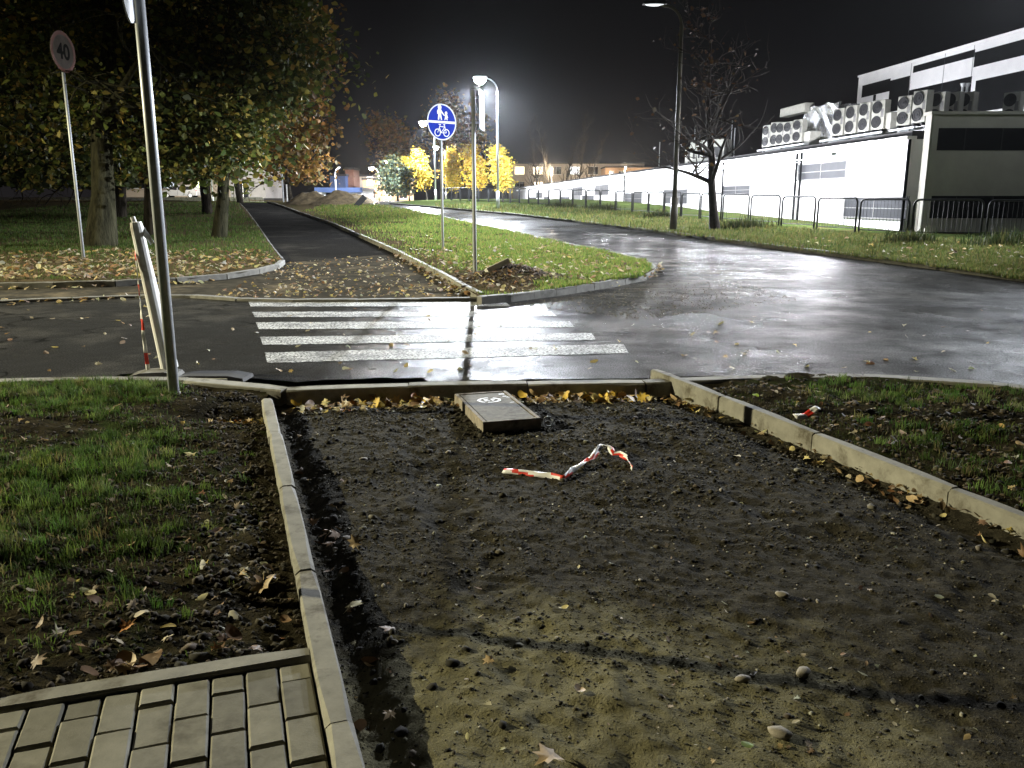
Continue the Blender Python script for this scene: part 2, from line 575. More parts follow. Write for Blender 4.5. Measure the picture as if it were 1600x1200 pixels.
M['bark'] = bark_mat('furrowed_bark', (.009, .0075, .006), (.05, .042, .032), 9)
M['pale_bark'] = bark_mat('mossy_furrowed_bark', (.010, .0095, .006), (.055, .052, .03), 8)
M['dark_bark'] = mottled('dark_bark', (.012, .010, .008), (.04, .032, .026), 8, .95, 14, .03, .9)
M['stone'] = mottled('pebble_stone', (.15, .13, .10), (.34, .30, .235), 18, .75, 60, .002)
M['cover'] = mottled('dirty_concrete_cover', (.10, .094, .08), (.22, .205, .17), 14, .85, 90, .004, .8, c2=(.07, .06, .045), scale2=6)
M['cover_side'] = mottled('rusty_cast_frame', (.15, .128, .10), (.33, .285, .225), 16, .85, 60, .005, .8, c2=(.10, .075, .05), scale2=7)
M['white_mark'] = mottled('smeared_white_paint', (.55, .55, .54), (.75, .75, .74), 30, .6, 30, .001)
M['slab'] = mottled('pale_concrete_slab', (.48, .46, .40), (.62, .60, .53), 8, .85, 60, .003)
M['black'] = mottled('matt_black', (.006, .006, .006), (.012, .012, .012), 8, .7, 1, 0)
M['lamp_glow'] = glow('lamp_lens_glow', (.92, .95, 1.0), 60)
M['lamp_dim'] = glow('lamp_lens_dim', (.9, .95, 1.0), .8)
M['wall_glow'] = glow('floodlight_lens_glow', (.95, .97, 1.0), 14)
M['win_lit'] = glow('lit_window', (1.0, .78, .5), 1.6)
M['win_cool'] = glow('lit_window_cool', (.75, .85, 1.0), .9)
M['win_yellow'] = glow('lit_window_greenish', (.85, .95, .45), 1.5)
M['win_white'] = glow('lit_window_white', (1.0, .97, .8), 1.8)
M['glass'] = mottled('dark_window_glass', (.012, .013, .016), (.022, .024, .028), 1, .12, 1, 0, spec=.6)
M['ochre'] = mottled('ochre_render', (.34, .20, .11), (.44, .28, .16), .5, .85, 20, .003)
M['cream'] = mottled('cream_render', (.36, .31, .25), (.46, .40, .33), .5, .85, 20, .003)
M['grey_render'] = mottled('grey_render', (.13, .13, .13), (.19, .19, .19), .5, .85, 20, .003)
M['blue_clad'] = mottled('blue_cladding', (.03, .055, .13), (.04, .07, .17), .5, .6, 20, .003)
M['red_brick'] = mottled('red_brick_wall', (.12, .06, .045), (.17, .09, .065), 2, .9, 20, .003)
M['car_paint'] = mottled('silver_car_paint', (.33, .34, .35), (.38, .39, .40), 2, .3, 1, 0, metal=.5)
M['car_glass'] = mottled('car_glass', (.008, .008, .01), (.012, .012, .014), 2, .08, 1, 0, spec=.6)
M['tyre'] = mottled('tyre_rubber', (.012, .012, .012), (.02, .02, .02), 9, .8, 1, 0)
M['tail'] = mottled('tail_light_plastic', (.25, .01, .01), (.32, .02, .02), 9, .3, 1, 0)


# ------------------------------------------------------------------ plan of the place
UP_K = .09
kl0 = G(418, 620, UP_K); kl1 = G(548, 1200, UP_K)          # left edging of the dug-up path, centre of its top
DIR = Vector((kl1.x - kl0.x, kl1.y - kl0.y, 0)).normalized()     # along the path, towards the camera
NRM = Vector((-DIR.y, DIR.x, 0))                                 # across the path
if NRM.x < 0: NRM = -NRM
O = Vector((kl0.x, kl0.y, 0))
kr0 = G(1072, 601, UP_K)
WID = (Vector((kr0.x, kr0.y, 0)) - O).dot(NRM)                   # width of the path between the edgings


def uv(x, y):
    """distance along and across the dug-up path"""
    return (x - O.x) * DIR.x + (y - O.y) * DIR.y, (x - O.x) * NRM.x + (y - O.y) * NRM.y


NEAR_KERB = GP([(-700, 612), (-300, 604), (0, 598), (130, 593), (235, 590), (300, 595), (425, 607), (620, 600), (930, 595), (1065, 594), (1190, 587),
                (1260, 584), (1400, 591), (1600, 604), (1900, 640), (2400, 730)], .07)


def near_y(x):
    xs = [p[0] for p in NEAR_KERB]; ys = [p[1] for p in NEAR_KERB]
    return np.interp(x, xs, ys)


def soil_z(x, y):
    u, v = uv(x, y)
    z = -.008 + .032 * fbm(x * .9, y * .9, 3) + .012 * fbm(x * 3.4, y * 3.4, 11) + .009 * fbm(x * 11, y * 11, 21) + .010 * fbm(x * 27, y * 27, 23, 2)
    z = z - .045 * np.exp(-((v - .11) / .07) ** 2) - .03 * np.exp(-((WID - v - .12) / .12) ** 2)
    z = z - .05 * np.exp(-((near_y(x) - y - .22) / .16) ** 2)
    z = z + .035 * np.exp(-((u - 1.6) ** 2 / .10 + (v - 2.15) ** 2 / .35))      # little heap below the tape
    z = z - .02 * np.exp(-((u - 1.9) ** 2 / .05 + (v - .75) ** 2 / .3))
    for tv in (.78, 2.45):                                                        # old wheel tracks of the digger
        w_ = v - tv - .10 * np.sin(u * .9 + tv)
        z = z - (.010 + .004 * np.sin(u * 26 + np.abs(w_) * 30)) * np.exp(-(w_ / .13) ** 4) + .006 * np.exp(-((np.abs(w_) - .19) / .05) ** 2)
    for fu, fv, fa in ((2.6, 1.5, .3), (3.25, 1.75, .1), (3.9, 1.5, .35), (4.6, 1.8, .0), (2.2, 2.9, -.4), (5.2, 2.9, .2)):     # footprints
        du, dv = u - fu, v - fv
        a_, b_ = du * math.cos(fa) + dv * math.sin(fa), -du * math.sin(fa) + dv * math.cos(fa)
        z = z - .010 * np.exp(-((a_ / .14) ** 4 + (b_ / .05) ** 4))
    return z


def lawn_left_z(x, y):
    u, v = uv(x, y)
    bare = np.clip(1 + (v + .05) / .75, 0, 1)
    z = .075 + .045 * fbm(x * 1.1, y * 1.1, 5) + .03 * fbm(x * 5, y * 5, 8) + .016 * fbm(x * 18, y * 18, 9)
    z = z - .05 * bare - .10 * np.exp(-((u - .22) ** 2 / .03 + (v + .30) ** 2 / .14))
    edge = near_y(x) - y
    return np.where(edge < .25, z * np.clip(edge / .25, 0, 1) + .055 * (1 - np.clip(edge / .25, 0, 1)), z)


def lawn_right_z(x, y):
    return .055 + .06 * fbm(x * .9, y * .9, 31) + .04 * fbm(x * 4, y * 4, 33) + .015 * fbm(x * 16, y * 16, 35)


def road_z(x, y):
    return hv(y) + .0 * np.asarray(x)


MOUND = G(800, 436, .1)


def island_z(x, y):
    z = hv(y) + .115 + .05 * fbm(x * .6, y * .6, 41) + .03 * fbm(x * 3, y * 3, 43)
    return z + .26 * np.exp(-((x - MOUND.x) ** 2 / .5 + (y - MOUND.y) ** 2 / .55))


def verge_z(x, y):
    return hv(y) + .12 + .05 * fbm(x * .5, y * .5, 51) + .03 * fbm(x * 3, y * 3, 53)


def bank_z(x, y):
    d = np.maximum(0, _bank_d(x, y))
    return hv(y) + .10 + .10 * np.clip(d / 4, 0, 1) + .05 * fbm(x * .5, y * .5, 61) + .04 * fbm(x * 2, y * 2, 63)


RIGHT_KERB = GP([(2600, 590), (1900, 476), (1600, 433), (1400, 407), (1200, 383), (1000, 357), (900, 345), (800, 334), (700, 325), (640, 320), (610, 317.5)], .08)


def _bank_d(x, y):
    ys = [p[1] for p in RIGHT_KERB]; xs = [p[0] for p in RIGHT_KERB]
    return np.asarray(x) - np.interp(y, ys, xs)


# ------------------------------------------------------------------ sheets
def in_poly(px, py, poly):
    px = np.asarray(px); py = np.asarray(py)
    c = np.zeros(px.shape, bool)
    n = len(poly)
    for i in range(n):
        x1, y1 = poly[i]; x2, y2 = poly[(i + 1) % n]
        t = ((y1 > py) != (y2 > py))
        with np.errstate(divide='ignore', invalid='ignore'):
            c ^= t & (px < (x2 - x1) * (py - y1) / ((y2 - y1) if y2 != y1 else 1e-9) + x1)
    return c


def densify(poly, step):
    out = []
    for i in range(len(poly)):
        a = Vector(poly[i]); b = Vector(poly[(i + 1) % len(poly)])
        k = max(1, int((b - a).length / step))
        out += [tuple(a.lerp(b, j / k)) for j in range(k)]
    return out


def sheet(name, poly, step, zfn, mat, kind='structure', growth=0.0, smooth=True):
    poly = densify(poly, step * 1.5)
    xs = [p[0] for p in poly]; ys = [p[1] for p in poly]
    pts = []
    y = min(ys)
    while y < max(ys):
        st = step * (1 + growth * max(0, y - 15))
        x = np.arange(min(xs), max(xs), st) + rng.uniform(-.3, .3, len(np.arange(min(xs), max(xs), st))) * st
        yy = np.full(x.shape, y) + rng.uniform(-.3, .3, len(x)) * st
        k = in_poly(x, yy, poly)
        pts += list(zip(x[k], yy[k]))
        y += st
    n = len(poly)
    vs = [Vector(p) for p in poly] + [Vector(p) for p in pts]
    r = delaunay_2d_cdt(vs, [], [list(range(n))], 1, 1e-5)
    V2 = np.array([(p.x, p.y) for p in r[0]])
    z = zfn(V2[:, 0], V2[:, 1])
    me = bpy.data.meshes.new(name)
    fs = []
    for f in r[2]:
        a, b, c = (V2[i] for i in f[:3])
        fs.append(tuple(f) if (b[0] - a[0]) * (c[1] - a[1]) - (b[1] - a[1]) * (c[0] - a[0]) > 0 else tuple(reversed(f)))
    me.from_pydata(np.column_stack([V2, z]).tolist(), [], fs)
    me.materials.append(mat)
    if smooth: me.polygons.foreach_set('use_smooth', [True] * len(me.polygons))
    me.update()
    o = link(name, me)
    if kind: o['kind'] = kind
    return o


def grid(name, xs, ys, zfn, mat, keep=None, smooth=True):
    X, Y = np.meshgrid(xs, ys)
    Z = zfn(X, Y)
    nx, ny = len(xs), len(ys)
    i = np.arange((nx - 1) * (ny - 1)); r, c = i // (nx - 1), i % (nx - 1)
    F = np.column_stack([r * nx + c, r * nx + c + 1, (r + 1) * nx + c + 1, (r + 1) * nx + c])
    V = np.column_stack([X.ravel(), Y.ravel(), Z.ravel()])
    if keep is not None:
        k = keep(X.ravel(), Y.ravel())
        F = F[k[F].all(1)]
        used = np.unique(F)
        re = np.full(len(V), -1); re[used] = np.arange(len(used))
        V, F = V[used], re[F]
    o = link(name, np_mesh(name, V, F, mat, smooth=smooth))
    o['kind'] = 'structure'
    return o


# base terrain out to the horizon
tx = np.concatenate([np.linspace(-900, -90, 12), np.linspace(-80, 80, 60), np.linspace(90, 900, 12)])
ty = np.concatenate([np.linspace(-60, 5, 8), np.linspace(6, 130, 70), np.linspace(140, 1500, 14)])
tag(grid('terrain', tx, ty, lambda x, y: hv(y) - np.where(y < 13, .35, .08), M['far_turf']), 'dark grassy ground around the street')

# road: the side street and the main road in one wet sheet
ISLAND_ROAD = [(752, 466), (800, 462), (880, 452), (960, 440), (1010, 430), (1024, 422), (1024, 414), (1008, 406), (960, 395), (860, 375), (700, 340), (600, 322), (565, 317)]
isl_xy = GP(ISLAND_ROAD, .1)
FARL = GP([(-600, 486), (-300, 478), (0, 470), (130, 465), (268, 460), (320, 463), (390, 468), (500, 469), (752, 466)], .03)
road_edge = [(x, y + .10) for x, y in NEAR_KERB]
# the asphalt was cut back where the new edging went in
road_edge = []
for x, y in densify(NEAR_KERB, .12)[:]:
    pass
xs_ = np.arange(NEAR_KERB[0][0], NEAR_KERB[-1][0], .06)
for x in xs_:
    y = float(near_y(x))
    gap = .10
    if -3.6 < x < -.75: gap = .50 + .10 * float(vnoise(x * 7, 3)) + .03 * float(vnoise(x * 31, 5))
    elif -.75 <= x < 1.9: gap = .36 + .08 * float(vnoise(x * 6, 3)) + .04 * float(vnoise(x * 31, 5))
    road_edge.append((x, y + gap))
road_poly = road_edge + [(40, 12)] + [p for p in RIGHT_KERB] + [(-12, 110), (-26, 110)] + list(reversed(isl_xy)) + list(reversed(FARL)) + [(-30, 13)]
road = tag(sheet('road', road_poly, .8, road_z, M['asphalt'], growth=.02), 'wet asphalt side street joining the main road')

# crossing stripes
stripes = [((388, 475.3), (790, 475.5), 7.6), ((394, 491.7), (862, 490.5), 8.4), ((400, 509.3), (890, 507), 11.0), ((406, 533), (924, 526), 12.6), ((413, 559.5), (974, 545), 16.5)]
for (a, b, th) in stripes:
    a0, b0 = G(a[0], a[1] - th / 2), G(b[0], b[1] - th / 2 * .85)
    a1, b1 = G(a[0] + 4, a[1] + th / 2), G(b[0] + 8, b[1] + th / 2 * .85)
    n = 40
    V = []
    for i in range(n + 1):
        p, q = a0.lerp(b0, i / n), a1.lerp(b1, i / n)
        V += [(p.x, p.y + .035 * (random.random() - .5), .004), (q.x, q.y + .035 * (random.random() - .5), .004)]
    F = [(2 * i, 2 * i + 1, 2 * i + 3, 2 * i + 2) for i in range(n)]
    me = np_mesh('stripe', V, F, M['paint'])
    link('stripe', me, road)

# dug trench between the new edging and the asphalt
tr_poly = [(x, near_y(x) - .15) for x in np.arange(-6, 7, .25)] + [(x, near_y(x) + .8) for x in np.arange(7, -6, -.25)]
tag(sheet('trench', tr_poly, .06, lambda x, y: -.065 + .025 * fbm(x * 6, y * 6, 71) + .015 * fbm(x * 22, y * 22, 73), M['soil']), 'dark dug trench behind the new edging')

# dug-up path of bare soil in front
us = np.arange(-.02, 7.6, .0165); vs_ = np.arange(-.05, WID + .06, .0165)
UU, VV = np.meshgrid(us, vs_)
SX = O.x + UU * DIR.x + VV * NRM.x; SY = O.y + UU * DIR.y + VV * NRM.y
ny, nx = UU.shape
ii = np.arange((nx - 1) * (ny - 1)); rr_, cc_ = ii // (nx - 1), ii % (nx - 1)
FF = np.column_stack([rr_ * nx + cc_, rr_ * nx + cc_ + 1, (rr_ + 1) * nx + cc_ + 1, (rr_ + 1) * nx + cc_])
Vs = np.column_stack([SX.ravel(), SY.ravel(), soil_z(SX, SY).ravel()])
kk = (SY.ravel() < near_y(SX.ravel()) - .02)
FF = FF[kk[FF].all(1)]
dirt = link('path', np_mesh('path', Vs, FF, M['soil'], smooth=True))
tag(dirt, 'dug-up path of bare dark soil between concrete edgings', kind='structure')

# lawns beside it
PAV_U = None
pv0 = G(0, 1092, .075); pv1 = G(490, 1016, .075)
PAV_U = (Vector((pv1.x, pv1.y, 0)) - O).dot(DIR)                  # where the paving starts along the path


def keep_left(x, y):
    u, v = uv(x, y)
    return (v < .03) & (y < near_y(x) - .02) & (u < PAV_U + .02)


tag(grid('lawn', np.arange(-5.2, -.2, .03), np.arange(1.9, 7.8, .03), lawn_left_z, M['turf'], keep_left), 'patchy lawn and bare soil beside the dug-up path')
tag(grid('lawn', np.arange(-14, -5.1, .25), np.arange(-1, 8, .25), lambda x, y: .06 + .03 * fbm(x, y, 5), M['turf'], lambda x, y: y < near_y(x)), 'lawn stretching away along the road kerb')


def keep_right(x, y):
    u, v = uv(x, y)
    return (v > WID + .03) & (y < near_y(x) - .02)


tag(grid('lawn', np.arange(1.2, 7.5, .035), np.arange(1.5, 8.2, .035), lawn_right_z, M['turf'], keep_right), 'rough trampled lawn beyond the edging')
tag(grid('lawn', np.arange(7.4, 16, .25), np.arange(-2, 8, .25), lambda x, y: .05 + .03 * fbm(x, y, 5), M['turf'], lambda x, y: y < near_y(x)), 'lawn stretching away from the crossing')

# island between path and main road
PATH_R = [(752, 464), (690, 430), (620, 394), (520, 350), (470, 333), (430, 318.5), (418, 316)]
PATH_L = [(440, 406), (425, 388), (400, 350), (384, 328), (372, 316.5), (366, 315)]
pr_xy, pl_xy = GP(PATH_R, .06), GP(PATH_L, .06)
isl_poly = isl_xy + [(-30, 95)] + list(reversed(pr_xy))[:-1]
tag(sheet('grass_island', isl_poly, .4, island_z, M['litter_soil'], growth=.03), 'grassy island between the path and the main road')

# path going up between the lawns, with its dusty mouth at the crossing
mouth = GP([(320, 463), (390, 467), (500, 468), (752, 465), (690, 430), (620, 394), (440, 407), (432, 416), (380, 428), (320, 437), (250, 446), (200, 458), (268, 459)], .02)
tag(sheet('path_mouth', mouth, .35, lambda x, y: hv(y) + .012 + .008 * fbm(x, y, 81), M['sandy']), 'dusty leaf strewn asphalt where the path meets the crossing')
far_path = [pl_xy[i] for i in range(len(pl_xy))] + list(reversed(pr_xy))[:-2]
tag(sheet('far_path', [(pl_xy[0][0], pl_xy[0][1] - .4)] + pl_xy + list(reversed(pr_xy))[:-2] + [pr_xy[2]], .6, lambda x, y: hv(y) + .018, M['path_asphalt'], growth=.03), 'dark asphalt path climbing away between kerbs')

# strip of asphalt behind the far road kerb and the littered verge
VERGE_F = [(-600, 462), (-300, 452), (0, 443), (150, 441), (300, 434), (380, 426), (430, 415), (441, 407)]
vf_xy = GP(VERGE_F, .1)
strip_poly = GP([(-600, 483), (-300, 475), (0, 466), (130, 462), (268, 458), (250, 446), (300, 437), (150, 445), (0, 448), (-300, 458), (-600, 468)], .02)
tag(sheet('gutter_strip', strip_poly, .4, lambda x, y: hv(y) + .008 + .0 * x, M['sandy']), 'narrow asphalt strip behind the far road kerb')
verge_poly = vf_xy + pl_xy[1:] + [(-60, 100), (-60, 16)]
verge = tag(sheet('verge', verge_poly, .5, verge_z, M['litter_soil'], growth=.03), 'leaf littered verge and lawn under the trees')

# bank on the far side of the main road
bank_poly = list(RIGHT_KERB) + [(-8, 110), (60, 110), (60, 10)]
tag(sheet('bank', bank_poly, .7, bank_z, M['far_turf'], growth=.02), 'dim grass bank beyond the main road')

# ------------------------------------------------------------------ kerbs, stone by stone
_stone = {}


def stone_mesh(L, W, H, mat, key):
    """one kerb stone: chamfered top, its arrises chipped unevenly; three worn variants of each size"""
    var = random.randrange(3)
    k = (round(L, 2), W, H, key, var)
    if k not in _stone:
        r_ = random.Random(hash((k[0], W, H, var)) & 0xffff)
        n_ = 5
        V, F = [], []
        for i in range(n_ + 1):
            x = (-L / 2 + .004) + (L - .008) * i / n_
            e0 = .010 if i in (0, n_) else 0
            c1, c2 = .007 + e0 + r_.random() ** 9 * .02, .007 + e0 + r_.random() ** 9 * .02
            V += [(x, -W / 2, -H), (x, -W / 2, -c1), (x, -W / 2 + c1, -e0 * .3), (x, W / 2 - c2, -e0 * .3), (x, W / 2, -c2), (x, W / 2, -H)]
        for i in range(n_):
            for j in range(5):
                a = i * 6 + j
                F.append((a, a + 6, a + 7, a + 1))
        F += [(0, 1, 2, 3, 4, 5), tuple(n_ * 6 + j for j in (5, 4, 3, 2, 1, 0))]
        mb = MB(); mb.add(V, F)
        _stone[k] = mb.mesh('kerb_stone', mat)
    return _stone[k]


def kerb_run(name, pts, W, H, ztop, mat, label, L=1.0, side=0.0, key='k', jit=.004):
    root = empty(name)
    tag(root, label, kind='structure')
    P = [Vector((x, y)) for x, y in pts]
    seg = [(P[i + 1] - P[i]).length for i in range(len(P) - 1)]
    tot = sum(seg)

    def pos(s):
        for i, l in enumerate(seg):
            if s <= l or i == len(seg) - 1: return P[i].lerp(P[i + 1], s / l if l else 0)
            s -= l
    n = max(1, int(round(tot / L)))
    st = tot / n
    for i in range(n):
        a, b = pos(i * st), pos((i + 1) * st)
        d = b - a
        nv = Vector((-d.y, d.x)).normalized() * (side * W / 2)
        m = (a + b) / 2 + nv
        za = ztop(a.x, a.y) if callable(ztop) else h(a.y) + ztop
        zb = ztop(b.x, b.y) if callable(ztop) else h(b.y) + ztop
        o = link('kerb_stone', stone_mesh(d.length, W, H, mat, key), root,
                 (m.x + random.uniform(-jit, jit), m.y + random.uniform(-jit, jit), (za + zb) / 2 + random.uniform(-jit, jit)),
                 Euler((0, -math.atan2(zb - za, d.length), math.atan2(d.y, d.x))))
    return root


def dp(u, v):
    p = O + DIR * u + NRM * v
    return (p.x, p.y)


kerb_run('path_edging', [dp(.02, 0), dp(7.4, 0)], .08, .25, UP_K, M['kerb'], 'narrow concrete edging between the lawn and the dug-up path', key='e', jit=.006)
kerb_run('path_edging', [dp(.05, WID + .04), dp(6.5, WID + .04)], .08, .25, UP_K + .01, M['kerb'], 'narrow concrete edging between the dug-up path and the trampled lawn', key='e2', jit=.006)
kerb_run('pavement_edging', [dp(PAV_U, -.045), dp(PAV_U, -4.0)], .08, .2, .075, M['kerb'], 'concrete edging along the top of the brick paving', key='e3')


def near_top(x, y):
    return .07 if -2.3 < x < 2.3 else .085


kerb_run('road_kerb', [p for p in NEAR_KERB], .15, .28, near_top, M['kerb'], 'new concrete kerb along the near side of the street', key='r')
kerb_run('road_kerb', [p for p in FARL], .14, .2, .045, M['old_kerb'], 'low worn kerb along the far side of the street', key='f')
kerb_run('island_kerb', [p for p in isl_xy], .13, .3, .125, M['old_kerb'], 'curved kerb of narrow stones round the grassy island', L=.55, side=1, key='i')
kerb_run('path_kerb', pr_xy, .10, .2, .13, M['kerb'], 'kerb between the far path and the grassy island', key='p')
kerb_run('path_kerb', pl_xy, .09, .2, .10, M['old_kerb'], 'kerb between the far path and the lawn under the trees', key='p')
kerb_run('verge_kerb', vf_xy, .12, .25, .12, M['old_kerb'], 'low dark kerb in front of the leaf littered verge', key='v')
kerb_run('main_road_kerb', RIGHT_KERB[1:], .15, .3, .12, M['old_kerb'], 'dark kerb along the far side of the main road', key='m')

# ------------------------------------------------------------------ brick paving
pav = empty('pavement')
tag(pav, 'grey brick pavement beside the edging in the corner', kind='structure')
MB().box(0, 4.2, 0, 2.6, -.3, -.01).build('bedding', M['bed'], pav, loc=(O + DIR * (PAV_U + .03) + NRM * (-.04 - 4.2)).to_tuple(), rot=(0, 0, 0))
bed = pav.children[0]
bed.matrix_parent_inverse = Matrix()
bed.location = (O + DIR * (PAV_U + 2.64) - NRM * 4.25) + Vector((0, 0, .055))
bed.rotation_euler = (0, 0, math.atan2(NRM.y, NRM.x))
pm = [MB().box(-.0485, .0485, -.0985, .0985, -.06, 0, .006).mesh('paver', M['paver']), MB().box(-.0485, .0485, -.0485, .0485, -.06, 0, .006).mesh('paver', M['paver'])]
ang = math.atan2(NRM.y, NRM.x)
for c in range(26):
    v = -.045 - .055 - c * .103
    u = PAV_U + .045
    first = (c % 2 == 0)
    while u < PAV_U + 1.7:
        if first:
            o = link('paver', pm[1], pav); L_ = .103
        else:
            o = link('paver', pm[0], pav); L_ = .205
        first = False
        p = O + DIR * (u + L_ / 2) + NRM * v
        o.location = (p.x, p.y, .066 + random.uniform(-.004, .004))
        o.rotation_euler = (random.uniform(-.018, .018), random.uniform(-.018, .018), ang + random.uniform(-.012, .012))
        u += L_

# ------------------------------------------------------------------ scatter helpers
ICO = None


def ico():
    t = (1 + 5 ** .5) / 2
    v = np.array([(-1, t, 0), (1, t, 0), (-1, -t, 0), (1, -t, 0), (0, -1, t), (0, 1, t), (0, -1, -t), (0, 1, -t), (t, 0, -1), (t, 0, 1), (-t, 0, -1), (-t, 0, 1)]) / math.sqrt(1 + t * t)
    f = np.array([(0, 11, 5), (0, 5, 1), (0, 1, 7), (0, 7, 10), (0, 10, 11), (1, 5, 9), (5, 11, 4), (11, 10, 2), (10, 7, 6), (7, 1, 8), (3, 9, 4), (3, 4, 2), (3, 2, 6), (3, 6, 8), (3, 8, 9), (4, 9, 5), (2, 4, 11), (6, 2, 10), (8, 6, 7), (9, 8, 1)])
    return v, f


def clods(name, x, y, z, rad, cols, label, flat=.7):
    bv, bf = ico()
    n = len(x)
    jit = rng.uniform(.65, 1.3, (n, 12, 1))
    sx = rng.uniform(.7, 1.4, (n, 1, 3)); sx[:, :, 2] *= flat
    V = bv[None] * jit * sx * rad[:, None, None]
    a = rng.uniform(0, 6.28, n)
    c, s = np.cos(a)[:, None], np.sin(a)[:, None]
    X = V[:, :, 0] * c - V[:, :, 1] * s; Y = V[:, :, 0] * s + V[:, :, 1] * c
    V = np.stack([X + x[:, None], Y + y[:, None], V[:, :, 2] + z[:, None] + rad[:, None] * .15], 2).reshape(-1, 3)
    F = (bf[None] + (np.arange(n) * 12)[:, None, None]).reshape(-1, 3)
    C = np.repeat(cols, 12, 0)
    o = link(name, np_mesh(name, V, F, M['clod'], C))
    return tag(o, label, kind='stuff')


def pal(n, cols, weights=None, var=.15):
    cols = np.array(cols, float)
    i = rng.choice(len(cols), n, p=None if weights is None else np.array(weights) / sum(weights))
    return np.clip(cols[i] * rng.uniform(1 - var, 1 + var, (n, 1)) * rng.uniform(1 - var * .4, 1 + var * .4, (n, 3)), 0, 1)


def blades(name, x, y, z, hgt, wid, cols, label, lean=.5):
    n = len(x)
    a = rng.uniform(0, 6.28, n); la = rng.uniform(0, 6.28, n); l = rng.uniform(.1, 1, n) * lean * hgt
    dx, dy = np.cos(a) * wid / 2, np.sin(a) * wid / 2
    ex, ey = np.cos(la) * l, np.sin(la) * l
    hz = np.sqrt(np.maximum(hgt ** 2 - l ** 2, (hgt * .3) ** 2))
    P = np.empty((n, 5, 3))
    P[:, 0] = np.column_stack([x - dx, y - dy, z - .01]); P[:, 1] = np.column_stack([x + dx, y + dy, z - .01])
    P[:, 2] = np.column_stack([x - dx * .8 + ex * .3, y - dy * .8 + ey * .3, z + hz * .6]); P[:, 3] = np.column_stack([x + dx * .8 + ex * .3, y + dy * .8 + ey * .3, z + hz * .6])
    P[:, 4] = np.column_stack([x + ex, y + ey, z + hz])
    F = np.array([(0, 1, 3), (0, 3, 2), (2, 3, 4)])
    F = (F[None] + (np.arange(n) * 5)[:, None, None]).reshape(-1, 3)
    o = link(name, np_mesh(name, P.reshape(-1, 3), F, M['grass'], np.repeat(cols, 5, 0)))
    return tag(o, label, kind='stuff')


def sample_px(poly, n, off):
    """points on the street surface, spread as evenly in the picture of the ground as the lawn is thick"""
    xs = [p[0] for p in poly]; ys = [p[1] for p in poly]
    out = []
    while len(out) < n:
        px = rng.uniform(min(xs), max(xs), n); py = rng.uniform(min(ys), max(ys), n)
        k = in_poly(px, py, poly)
        out += list(zip(px[k], py[k]))
    out = np.array(out[:n])
    a = (out[:, 0] - 800) / FPX; v = (600 - out[:, 1]) / FPX
    b = math.cos(PITCH) + v * math.sin(PITCH); c = -math.sin(PITCH) + v * math.cos(PITCH)
    lo = np.full(n, .5); hi = np.full(n, 300.)
    for _ in range(45):
        m = (lo + hi) / 2
        below = EYE + c / b * m < hv(m) + off
        hi = np.where(below, m, hi); lo = np.where(below, lo, m)
    return a / b * hi, hi


def clumpy(x, y, sc, s, lo, hi):
    return np.clip((vnoise(x * sc, y * sc, s) * .6 + vnoise(x * sc * 3, y * sc * 3, s + 1) * .4 - lo) / (hi - lo), 0, 1)


GREEN = [(.05, .088, .017), (.075, .12, .024), (.035, .06, .013), (.105, .145, .036), (.15, .14, .052)]

# near left lawn: tufts
def tufts(x, y, per, rad):
    n_ = len(x)
    c = rng.integers(per // 2, per, n_)
    i = np.repeat(np.arange(n_), c)
    r_ = rad[i] * np.sqrt(rng.random(len(i)))
    a_ = rng.uniform(0, 6.28, len(i))
    return x[i] + r_ * np.cos(a_), y[i] + r_ * np.sin(a_), i


n = 5200
x = rng.uniform(-5.2, -.3, n); y = rng.uniform(2.2, 7.6, n)
u, v = uv(x, y)
den = clumpy(x, y, 1.3, 91, .34, .62) * np.clip((-v - .30) / .55, .03, 1) * np.clip((PAV_U - u - .30) / .9, .08, 1) * (.62 + .38 * (y > 4.0))
k = (v < -.08) & (y < near_y(x) - .14) & (u < PAV_U - .14) & (rng.random(n) < den)
x, y = x[k], y[k]
th = rng.uniform(.55, 1.25, len(x)) * (.7 + .6 * clumpy(x, y, 1.3, 91, .34, .7))
tc = pal(len(x), GREEN, [4, 4, 3, 2, 1], .3)
bx_, by_, ti = tufts(x, y, 52, rng.uniform(.025, .075, len(x)))
k = by_ < near_y(bx_) - .10
bx_, by_, ti = bx_[k], by_[k], ti[k]
nm = 95000                                            # matted short growth and dead blades between the tufts
mx_, my_ = rng.uniform(-5.2, -.3, nm), rng.uniform(2.2, 7.6, nm)
mu, mv = uv(mx_, my_)
k = (mv < -.08) & (my_ < near_y(mx_) - .12) & (mu < PAV_U - .12) & (rng.random(nm) < clumpy(mx_, my_, 1.3, 91, .22, .52) * np.clip((-mv - .3) / .5, .03, 1) * np.clip((PAV_U - mu - .2) / 1.2, .15, 1))
mx_, my_ = mx_[k], my_[k]
blades('lawn_moss', mx_, my_, lawn_left_z(mx_, my_), rng.uniform(.012, .045, len(mx_)), rng.uniform(.003, .007, len(mx_)), pal(len(mx_), [(.035, .055, .013), (.055, .08, .02), (.10, .085, .045), (.05, .04, .02), (.16, .14, .08)], [6, 6, 2, 2, 1], .3), 'matted short growth and dead blades on the lawn beside the leaning posts', 1.1)
blades('lawn_grass', bx_, by_, lawn_left_z(bx_, by_), rng.uniform(.02, .065, len(bx_)) * th[ti], rng.uniform(.0022, .005, len(bx_)), np.clip(tc[ti] * rng.uniform(.7, 1.35, (len(ti), 1)), 0, 1), 'tufts of green grass on the lawn beside the leaning posts', .85)
